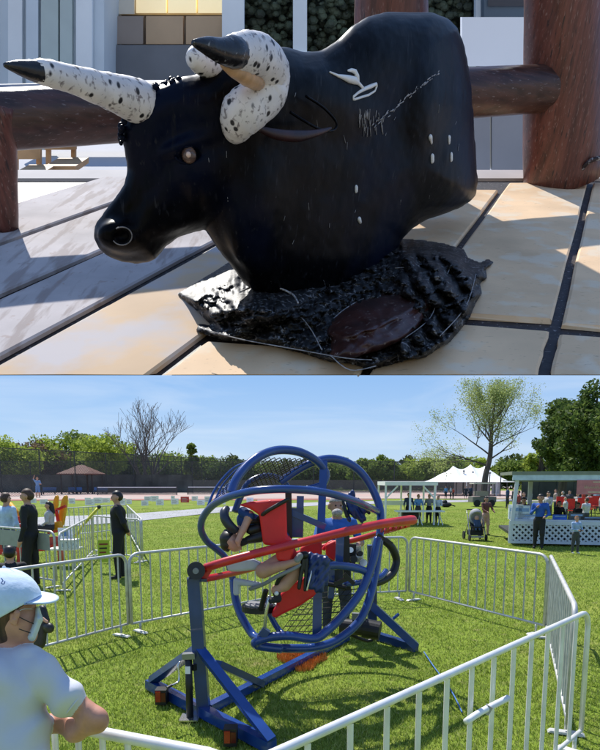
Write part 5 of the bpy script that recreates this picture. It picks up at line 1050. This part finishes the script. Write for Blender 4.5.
for i, (a, b_) in enumerate(((463, 494), (472, 494), (489, 495), (500, 495))):
    q = G(a, b_+1.5); tt = thing('display_pole', 'dark lamp pole before the marquee, %s from left' % ['first', 'second', 'third', 'fourth'][i], 'pole', q, 'poles before the marquee'); zt = W(a, 471+i, q[1])[2]; m = MB(); m.tube([q, (q[0], q[1], zt)], .06); m.build('shaft', m_post, tt); m = MB(); m.ball((q[0], q[1], zt), (.14, .14, .10), 8, 6); m.build('lamp_head', m_post, tt)
Yg = 44.; xg = W(482, 500, Yg)[0]; t = thing('golf_cart', 'pale roofed golf cart parked behind the woman and stroller', 'golf cart', (xg, Yg, 0))
m = MB(); m.box(xg-.8, xg+.8, Yg-.6, Yg+.6, 1.62, 1.70); m.build('roof', cm('cart_cream', (.62, .58, .52)), t); m = MB(); m.box(xg-.85, xg+.85, Yg-.6, Yg+.6, .3, .70); m.build('body', cm('cart_body', (.16, .16, .15)), t); m = MB(); m.box(xg-.5, xg+.3, Yg-.5, Yg+.5, .76, 1.1); m.build('seat', cm('cart_seat', (.3, .26, .22)), t)
for a in (-.7, .7):
    m = MB(); m.tube([(xg+a, Yg-.55, .75), (xg+a*.95, Yg-.55, 1.62)], .03); m.build('post', m_post, t); m = MB(); m.tube([(xg+a*.75, Yg-.65, .24), (xg+a*.75, Yg-.5, .24)], .24, seg=14); m.build('wheel', m_can, t)
t = thing('black_bag', 'black bag lying on the grass right of the canopy stall', 'bag', G(446, 507)); q = G(446, 507); m = MB(); m.ball(q+(0, 0, .16), (.42, .3, .18), 10, 6); m.ball(q+(-.1, 0, .3), (.2, .2, .22), 10, 6); m.build('body', m_can, t, smooth=True); m = MB(); m.tube([q+(.1, 0, .2), q+(.45, 0, .12), q+(.65, 0, .05)], .04, sub=3); m.build('strap', m_can, t)
# ---------------------------------------------------------------- food trailer
Yt_ = 17.6; xL = W(508, 545, Yt_)[0]; xR = xL+5.2; zT = W(508, 521, Yt_)[2]
t = thing('food_trailer', 'open sided white food trailer with lattice skirt and flat roof', 'trailer', (xL, Yt_, 0)); m_tw = M('trailer_white', (.60, .64, .70), rough=.5, var=.06); m_roofg = M('trailer_roof', (.20, .22, .17), rough=.6); m_bl = M('trailer_beam', (.50, .60, .68), rough=.5)
zr0 = W(508, 481, Yt_)[2]; zr1 = W(508, 475, Yt_)[2]; zr2 = W(508, 471.5, Yt_)[2]; xRf = W(514, 478, Yt_)[0]
m = MB(); m.box(xL, xR, Yt_-.02, Yt_+2.6, .32, .40); m.build('floor', m_post, t)
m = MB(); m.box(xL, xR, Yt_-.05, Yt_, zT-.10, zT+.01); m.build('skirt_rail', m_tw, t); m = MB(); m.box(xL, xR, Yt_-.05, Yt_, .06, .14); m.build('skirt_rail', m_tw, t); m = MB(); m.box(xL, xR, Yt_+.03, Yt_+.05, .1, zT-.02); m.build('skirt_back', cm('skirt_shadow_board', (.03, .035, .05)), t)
m = MB(); m.box(xL, xL+.07, Yt_-.055, Yt_-.001, .14, zT-.10); m.build('skirt_post', m_tw, t)
hs = zT-.24; stp_ = .165; n_sl = int(5.2/stp_)
for i in range(-3, n_sl+1):
    for s in (0, 1):
        xa = xL+.07+i*stp_; xb = xa+hs; 
        a_, b_ = (xa, .14), (xb, .14+hs)
        if a_[0] < xL+.07: a_ = (xL+.07, .14+(xL+.07-xa))
        if b_[0] > xR: b_ = (xR, .14+(xR-xa))
        if b_[1] <= a_[1]: continue
        y0_ = Yt_-.035 if s else Yt_-.02
        if s: a_, b_ = (a_[0], .14+hs-(a_[1]-.14)), (b_[0], .14+hs-(b_[1]-.14))
        m = MB(); m.beam((a_[0], y0_, a_[1]), (b_[0], y0_, b_[1]), .055, .012, up=(0, 1, 0)); m.build('lattice_slat', m_tw, t)
m = MB(); m.box(xL+.05, xR, Yt_-.02, Yt_+.45, zT+.011, zT+.05); m.build('counter', m_tw, t)
m = MB(); m.beam((xL+.04, Yt_, .1), (xRf+.1, Yt_, zr1), .10, .08, up=(0, 1, 0)); m.build('corner_post', m_tw, t); m = MB(); m.box(xL+.85, xL+.97, Yt_+2.3, Yt_+2.45, .4, zr0); m.build('post', m_tw, t)
m = MB(); m.box(xRf-.05, xR, Yt_-.12, Yt_-.02, zr0+.02, zr1); m.build('roof_beam', m_bl, t); m = MB(); m.box(xRf-.08, xR, Yt_-.13, Yt_+2.8, zr1+.001, zr2); m.build('roof', m_roofg, t); m = MB(); m.box(xRf, xR, Yt_+.02, Yt_+2.7, zr0-.02, zr0+.015); m.build('ceiling', m_roofg, t)
bx0, bx1, bz0, bz1 = W(571, 490, Yt_)[0], W(612, 490, Yt_)[0], W(571, 494, Yt_)[2], W(571, 480, Yt_)[2]
tt = thing('banner', 'dusty pink banner with faint cream lettering hung under the trailer roof', 'banner', (bx0, Yt_-.15, bz0)); m = MB(); m.box(bx0, bx1, Yt_-.145, Yt_-.135, bz0, bz1); m.build('sheet', M('banner_pink', (.52, .19, .20), rough=.7), tt); m_cr = cm('cream_print', (.62, .52, .36))
m = MB(); m.box(bx0+.42, bx1-.2, Yt_-.150, Yt_-.1455, bz1-.07, bz1-.045)
m.build('print', m_cr, tt)
m = MB(); px_ = bx0+.2
for i in range(22):
    h_ = .05+.06*rnd.random(); x = px_+i*.045
    m.tube([(x, Yt_-.148, bz1-.24), (x+.012, Yt_-.148, bz1-.24+h_), (x+.03, Yt_-.148, bz1-.23)], .006, seg=4)
m.build('print', m_cr, tt); m = MB(); m.box(bx0+.3, bx0+.62, Yt_-.150, Yt_-.1455, bz0+.05, bz0+.08); m.box(bx0+.75, bx1-.4, Yt_-.150, Yt_-.1455, bz0+.05, bz0+.07); m.build('print', m_cr, tt)
for i, (px, w_, h_, c_, lb) in enumerate(((514.5, .20, .42, (.70, .75, .80), 'tall white printed sheet at the trailer left end'), (522, .17, .40, (.62, .70, .80), 'white printed sheet second from the trailer left end'), (529, .22, .16, (.75, .76, .78), 'small white tray on the trailer counter'), (556, .18, .14, (.04, .13, .50), 'small bright blue box on the trailer counter'), (571, .2, .2, (.1, .1, .1), 'small black appliance on the trailer counter'), (592, .5, .10, (.08, .08, .09), 'low dark tray on the trailer counter at right'))):
    q = W(px, 520, Yt_+.1); tt = thing('counter_item', lb, ['sheet', 'sheet', 'tray', 'box', 'appliance', 'tray'][i], (q[0], Yt_+.15, zT+.05)); nm2 = ['sheet', 'sheet', 'tray', 'carton', 'housing', 'tray'][i]; tt.name = ['printed_sheet', 'printed_sheet', 'white_tray', 'blue_box', 'small_appliance', 'dark_tray'][i]
    m = MB(); m.box(q[0]-w_, q[0]+w_, Yt_+.1, Yt_+.25, zT+.052, zT+.05+h_); m.build(nm2, cm('item%d' % i, c_, scale=10, var=.3), tt); m = MB(); m.box(q[0]-w_*.8, q[0]+w_*.8, Yt_+.094, Yt_+.0995, zT+.05+h_*.55, zT+.05+h_*.8); m.build('print', cm('print_blue', (.25, .38, .6)), tt)
TH = math.radians(-12); cT, sT = math.cos(TH), math.sin(TH)
for o_ in list(COL.objects):
    if o_.parent is None and (o_.name.split('.')[0] in ('food_trailer', 'banner', 'printed_sheet', 'white_tray', 'blue_box', 'small_appliance', 'dark_tray')):
        dx_, dy_ = o_.location.x-xL, o_.location.y-Yt_; o_.location.x = xL+dx_*cT-dy_*sT; o_.location.y = Yt_+dx_*sT+dy_*cT; o_.rotation_euler.z = TH
# red chairs & tables behind
for i, (px, py) in enumerate(((571, 506), (585, 508), (589, 503), (563, 507), (597, 507))):
    Yc = 29+i*1.3; q = W(px, py, Yc); tt = thing('red_chair', 'red folding chair behind the trailer, %s' % ['near the woman in black', 'above the child', 'further back above the child', 'leftmost of the red ones', 'at the right edge'][i], 'chair', (q[0], Yc, 0), 'red chairs on the lawn'); mr_ = cm('chair_red', (.6, .03, .02))
    m = MB(); m.box(q[0]-.28, q[0]+.28, Yc+.2, Yc+.24, .5, 1.0); m.build('backrest', mr_, tt); m = MB(); m.box(q[0]-.28, q[0]+.28, Yc-.25, Yc+.2, .42, .47); m.build('seat', mr_, tt)
    for a in (-.25, .25):
        for b_ in (-.22, .2): m = MB(); m.tube([(q[0]+a, Yc+b_, 0), (q[0]+a, Yc+b_, .42)], .015, seg=5); m.build('leg', m_post, tt)
for i, px in enumerate((535, 560, 590)):
    Yc = 33+i; q = W(px, 500, Yc); tt = thing('picnic_table', 'pale picnic table behind the trailer, %s' % ['left one', 'middle one', 'right one'][i], 'table', (q[0], Yc, 0), 'picnic tables on the lawn'); m = MB(); m.box(q[0]-1, q[0]+1, Yc-.4, Yc+.4, .72, .77); m.build('table_top', cm('table_pale', (.55, .5, .45)), tt)
    for a in (-.8, .8): m = MB(); m.box(q[0]+a-.03, q[0]+a+.03, Yc-.3, Yc+.3, 0, .715); m.build('leg', m_post, tt)
t = thing('dark_screen_fence', 'black screened fence behind the picnic guests', 'fence', (12, 56, 0))
for i in range(10): m = MB(); xx_ = W(522, 490, 56)[0]+i*1.6; m.box(xx_+.04, xx_+1.56, 56, 56.04, .1, 2.5); m.build('windscreen_panel', m_screen, t); m = MB(); m.tube([(xx_, 56, 0), (xx_, 56, 2.6)], .05); m.build('post', m_post, t)
# ================================================================ the rider
def pxm(v, t0):
    t = t0*(1-v[:, 2]/600); return C0+A*t[:, None]+X*((v[:, 0]-300)/F*t)[:, None]+V*((562-v[:, 1])/F*t)[:, None]
def pxblob(name, prims, t0, h, mats, parent, k=None, fn=None, sm_=1):
    P = [((a[0], a[1], a[2]), ra, (b_[0], b_[1], b_[2]), rb_, tg, sc) for (a, ra, b_, rb_, tg, *sc_) in prims for sc in ((sc_[0] if sc_ else None),)]
    vs, fs, tg = blob(P, h, k=k, fn=fn); 
    if sm_: vs = laplace(vs, fs, sm_, .4)
    return mesh_obj(name, pxm(vs, t0), fs, tg, mats, parent)
m_nyl = cm('blue_nylon', (.010, .030, .13), rough=.35, bump=.5, scale=6); tq = tW(4.95, 570); tq2 = tW(5.95, 505)
pxblob('boot', [((309, 557, 0), 5, (325, 561, 2), 5.5, 0), ((313, 562, 3), 5, (311, 586, 2), 4, 0), ((322, 562, 0), 6, (319, 588, 0), 5.5, 0), ((328, 566, -2), 3, (325, 584, -2), 3, 0)], tq, 1.0, [m_nyl], ride, k=1.5, fn=lambda g_, f_: f_+.9*np.sin(g_[..., 0]*.9+g_[..., 1]*.35)*np.cos(g_[..., 1]*.45))
pxblob('boot_pad', [((300, 556, 4), 3.6, (305, 555, 6), 4.0, 0), ((303, 560, 5), 2.4, (299, 588, 3), 2.0, 0), ((307, 560, 5), 2.2, (305, 590, 3), 1.8, 0)], tq, .8, [m_blk], ride)
pxblob('folded_harness', [((352, 493, 0), 3.0, (350, 505, 0), 4.5, 0), ((350, 503, 0), 4.5, (364, 510, 0), 4.5, 0), ((352, 510, 2), 5, (362, 519, 0), 4, 0), ((344, 508, 0), 2.5, (349, 519, 2), 3, 0)], tq2, .9, [m_nyl], ride, k=1.4, fn=lambda g_, f_: f_+.7*np.sin(g_[..., 0]*1.1-g_[..., 1]*.5))
pxblob('harness_pad', [((343, 501, 3), 1.6, (347, 516, 4), 2.0, 0), ((358, 499, 2), 1.6, (369, 513, 2), 1.8, 0)], tq2, .8, [m_blk], ride)
tr = tW(5.0, 540)
rider = thing('person', 'rider strapped face down in the rings, blue shirt, black mask and bare legs', 'person', W(250, 540, 5.0))
m_shb = cm('rider_blue_shirt', (.012, .05, .19)); 
pxblob('body', [((231, 541, 0), 8.6, (235, 545, 2), 7.0, 0), ((240, 548.5, 3), 1.3, (241.5, 549.5, 3), 1.0, 0), ((232, 541, 8), 1.6, (233, 544, 8), 1.2, 0), ((238, 535, -2), 4.4, (243, 526, -4), 5.0, 0),
  ((246, 520, -4), 9.5, (262, 528, -8), 10, 1), ((262, 528, -8), 10, (280, 540, -10), 10, 1), ((280, 540, -10), 10, (288, 556, -8), 9.5, 2),
  ((243, 512, 4), 5.2, (250, 516, 8), 4.6, 1), ((250, 515, 8), 4.1, (243, 530, 11), 3.5, 0), ((243, 530, 11), 3.4, (238, 541, 12), 2.8, 0), ((238, 541, 12), 2.4, (239, 546, 12), 1.6, 0),
  ((280, 562, 0), 9, (263, 571, 6), 7.4, 0), ((263, 571, 6), 7.2, (282, 566, 12), 4.6, 0), ((282, 566, 12), 4.4, (297, 561.5, 13), 3.4, 0),
  ((296, 570, -6), 8.5, (284, 584, -4), 7.6, 0), ((284, 584, -4), 7, (276, 590, 0), 5.0, 0), ((276, 590, 0), 3.8, (278, 599, 2), 3.6, 3), ((278, 599, 2), 3.4, (271, 601, 3), 2.8, 3)],
  tr, .85, [SKIN, m_shb, cm('rider_shorts', (.5, .01, .015)), cm('rider_shoe', (.02, .02, .022))], rider, k=1.6)
pxblob('hair', [((228.5, 539.5, -1), 9.2, (228, 544, -1), 8.0, 0), ((226, 532, -3), 3.0, (225, 538, -3), 5, 0)], tr, .8, [HD], rider, fn=lambda g_, f_: np.maximum(f_, (g_[..., 0]-232.5)*.8-(541-g_[..., 1])*.55-np.where(g_[..., 2] < 0, 3, 0)))
pxblob('mask', [((240, 543, 3), 4.2, (245, 541.5, 3), 3.6, 0), ((236, 541, 9), .6, (241, 542, 6), .6, 0)], tr, .6, [cm('mask_black', (.02, .02, .02))], rider)
pxblob('hand_strap', [((297, 560, 14), 3.6, (300, 556, 14), 3.4, 0)], tr, .8, [m_grey], rider)
pxblob('shoulder_strap', [((246, 522, 8), 2.6, (262, 520, 2), 2.6, 0), ((248, 540, 2), 4, (262, 536, 0), 6, 0), ((250, 530, 4), 4.5, (258, 528, 2), 5, 0)], tr, .8, [m_blk], rider)
m = MB(); m.ball(pxm(np.array([[276.5, 593.5, 6.]]), tr)[0], .019, 10, 8); m.build('shoe_lamp', cm('shoe_patch', (.85, .85, .85)), rider, smooth=True)
# ================================================================ the boy in the cap
boy = thing('person', 'boy in pale blue cap, face mask and white T-shirt leaning on the barricade', 'person', W(10, 749, 2.0))
tb0 = 2.02
m_tee = M('white_tee', (.60, .61, .66), rough=.9, var=.03, scale=6, bump=.3, spec=.2); m_boyskin = M('boy_skin', (.54, .26, .18), rough=.5, var=.22, scale=14, bump=.12); m_boyhair = M('boy_hair', (.09, .045, .028), rough=.6, var=.6, scale=50, stretch=(1, 1, .2), bump=.5)
def foldfn(g_, f_):
    x, y, z = g_[..., 0], g_[..., 1], g_[..., 2]
    w_ = np.clip((y-648)/10, 0, 1)*np.clip((88-x)/6, 0, 1)
    return f_+w_*(2.2*np.sin((x*.9+y*.55+z*.25)/6.0+2*np.sin(y/23.)))*np.clip((x-12)/25, .25, 1)+w_*1.6*np.sin((x*.3-y*.8+z*.4)/8+1+np.sin(x/15.))
pxblob('body', [
  ((6, 610, 0), 27, (11, 622, 2), 25, 0, (1, 1, .9)), ((22, 628, 2), 14, (27, 634, 2), 11, 0), ((29, 606, 4), 7.5, (31, 616, 4), 6, 0), ((23, 614, 6), 11, (20, 630, 5), 11, 0),
  ((3, 635, -2), 19, (0, 655, -4), 21, 0),
  ((-8, 672, 0), 30, (22, 676, 4), 28, 1), ((28, 668, 6), 24, (34, 676, 10), 24, 1), ((-10, 690, 0), 46, (-8, 775, 0), 50, 1), ((12, 690, 0), 38, (4, 775, 0), 48, 1),
  ((38, 674, 14), 23, (62, 697, 20), 18.5, 1), ((62, 697, 20), 18.0, (68, 702, 21), 18.5, 1), ((66, 700, 20), 14.5, (95, 720, 22), 13.5, 0), ((95, 720, 22), 13.5, (76, 728, 8), 12, 0), ((78, 728, 6), 12, (48, 722, -20), 9.5, 0), ((48, 722, -20), 8, (34, 720, -30), 7, 0)],
  tb0, 1.15, [m_boyskin, m_tee], boy, k=3.2, fn=foldfn, sm_=2)
def pt1(x, y, z): return pxm(np.array([[float(x), float(y), float(z)]]), tb0)[0]
m = MB(); m.tube([pt1(6+19.5*math.cos(a), 651+5.5*math.sin(a)-.25*19*math.cos(a)*0, 22*math.sin(a)) for a in np.linspace(0, 2*math.pi, 30)[:-1]], .0042, closed=True, seg=8); m.build('collar', m_tee, boy, smooth=True)
m_stitch = cm('tee_seam', (.42, .44, .50))
m = MB(); m.tube([pt1(74-5*math.cos(a)*.2+math.cos(a)*9.6, 707-3+math.cos(a)*-11.5, 21+math.sin(a)*17.6) for a in np.linspace(-.3, math.pi+.3, 24)], .0030, seg=7); m.build('sleeve_hem', m_tee, boy, smooth=True)
m = MB(); m.tube([pt1(x, y, z) for x, y, z in ((33, 653, 26), (37, 664, 33), (37, 680, 37), (33, 694, 40), (28, 706, 42))], .0011, seg=6, sub=5); m.v and None
m_cap = M('cap_blue', (.60, .72, .88), rough=.85, var=.06, scale=40, bump=.15)
def capcut(g_, f_):
    x, y, z = g_[..., 0], g_[..., 1], g_[..., 2]; line = y-(619-(x+2)*.56)
    f_ = np.maximum(f_, line); inner = np.sqrt(((x-5)/31)**2+((y-603)/30)**2+(z/29)**2)-1; return np.maximum(f_, -inner*28)
pxblob('cap', [((3, 603, 0), 35, (6, 603, 0), 35, 0, (1.06, 1, .95))], tb0, 1.3, [m_cap], boy, fn=capcut)
capo = [c_ for c_ in boy.children if c_.name.startswith('cap')][0]
def brim(g_, f_):
    return f_
m = MB(); vs_ = []; fs_l = []; nu, nv = 14, 12
for j in range(2):
    for u in range(nu+1):
        a = (u/nu-.5)*math.pi*.98
        for v in range(nv+1):
            r_ = v/nv; x = 24+r_*(35*math.cos(a)**.7 if math.cos(a) > 0 else 0); z = math.sin(a)*(30-4*r_); y = 594+(x-28)*.10+z*.24+2.5*(z/30)**2+(1.6 if j else 0)
            vs_.append((x, y+ (0 if r_ < 1 else .3), z))
V_ = pxm(np.array(vs_), tb0); N1 = (nu+1)*(nv+1)
for j in range(2):
    for u in range(nu):
        for v in range(nv):
            a = j*N1+u*(nv+1)+v; q4 = (a, a+1, a+nv+2, a+nv+1); fs_l.append(q4 if j else q4[::-1])
for u in range(nu): a = u*(nv+1)+nv; fs_l.append((a, a+nv+1, a+nv+1+N1, a+N1))
m.add(V_, fs_l); m.build('brim', m_cap, capo, smooth=True)
m = MB(); m.ball(pxm(np.array([[4., 567.5, 0]]), tb0)[0], .006, 10, 6); m.build('button', m_cap, capo, smooth=True)
for a in (-.9, -.3, .35, .95):    # panel seams
    P = [pxm(np.array([[4+35.6*math.sin(b_)*math.cos(a), 603-35.3*math.cos(b_), 34*math.sin(b_)*math.sin(a)+0]]), tb0)[0] for b_ in np.linspace(.05, 1.25, 12)]
    m = MB(); m.tube(P, .0011, seg=5); m.build('seam', cm('seam_blue', (.36, .46, .60)), capo, smooth=True)
P = [pxm(np.array([[x, y, 33]]), tb0)[0] for x, y in ((1, 578), (3, 581), (1, 583), (4, 584), (5, 581))]; m = MB(); m.tube(P, .0016, seg=5, sub=3); m.build('stitched_mark', cm('stitch_blue', (.08, .15, .45)), capo, smooth=True)
pxblob('hair', [((-4, 612, 0), 30, (-2, 626, -2), 26, 0), ((10, 606, 14), 15, (14, 608, 14), 12, 0), ((26, 603, 14), 6, (31, 606, 10), 4, 0)], tb0, 1.3, [m_boyhair], boy, fn=lambda g_, f_: np.maximum(f_, np.maximum((g_[..., 0]-15-np.clip(611-g_[..., 1], 0, 12)*1.5), (g_[..., 1]-648))+1.2*np.sin(g_[..., 1]*1.3+g_[..., 2])))
pxblob('ear', [((17, 613, 27), 3.6, (16.5, 616, 27), 3.2, 0), ((15, 620, 27), 3.0, (15, 624, 26.5), 2.0, 0), ((12, 615, 25), 2.5, (12, 622, 25), 2.5, 0)], tb0, .7, [m_boyskin], boy, k=1.5)
m_mask = M('mask_paleblue', (.55, .62, .66), rough=.8, var=.05, scale=30, bump=.2)
pxblob('mask', [((37.5, 609, 2), 2.6, (38.5, 619, 2), 4.2, 0, (1, 1, 4.2)), ((38.5, 619, 2), 4.2, (31.5, 637, 2), 4.6, 0, (1, 1, 4.6))], tb0, .9, [m_mask], boy, k=2)
for y0_, y1_ in ((617, 624), (629, 634)):
    m = MB(); m.tube([pxm(np.array([[q_[0], q_[1], q_[2]]]), tb0)[0] for q_ in ((19, y0_, 27.5), (26, (y0_+y1_)/2, 23), (34, y1_, 17))], .0017, seg=6, sub=4); m.build('mask_strap', m_blk, boy, smooth=True)
m = MB(); m.tube([pxm(np.array([[q_[0], q_[1], q_[2]]]), tb0)[0] for q_ in ((17, 612, 28), (24, 609, 25), (33, 609, 17))], .0014, seg=6, sub=3); m.build('glasses_arm', m_chrome, boy, smooth=True)
pxblob('eyebrow', [((33, 604, 15), .8, (37, 603.5, 11), .7, 0)], tb0, .4, [m_boyhair], boy)
# dark camera held beyond him
tcm = tW(2.6, 620); cmr = thing('camera_in_hand', 'black camera held up just beyond the boy mask', 'camera', W(46, 620, 2.6))
pxblob('body', [((42, 610, 0), 5, (43, 620, 0), 7, 0), ((41, 625, 0), 7, (38, 642, -3), 8, 0)], tcm, .9, [m_blk], cmr)
pxblob('lens', [((46, 627, 4), 5.0, (49, 628, 8), 5.4, 0)], tcm, .8, [m_blk], cmr); pxblob('finger', [((43, 619, 8), 1.8, (47, 622, 9), 1.6, 0)], tcm, .5, [SKIN], cmr)
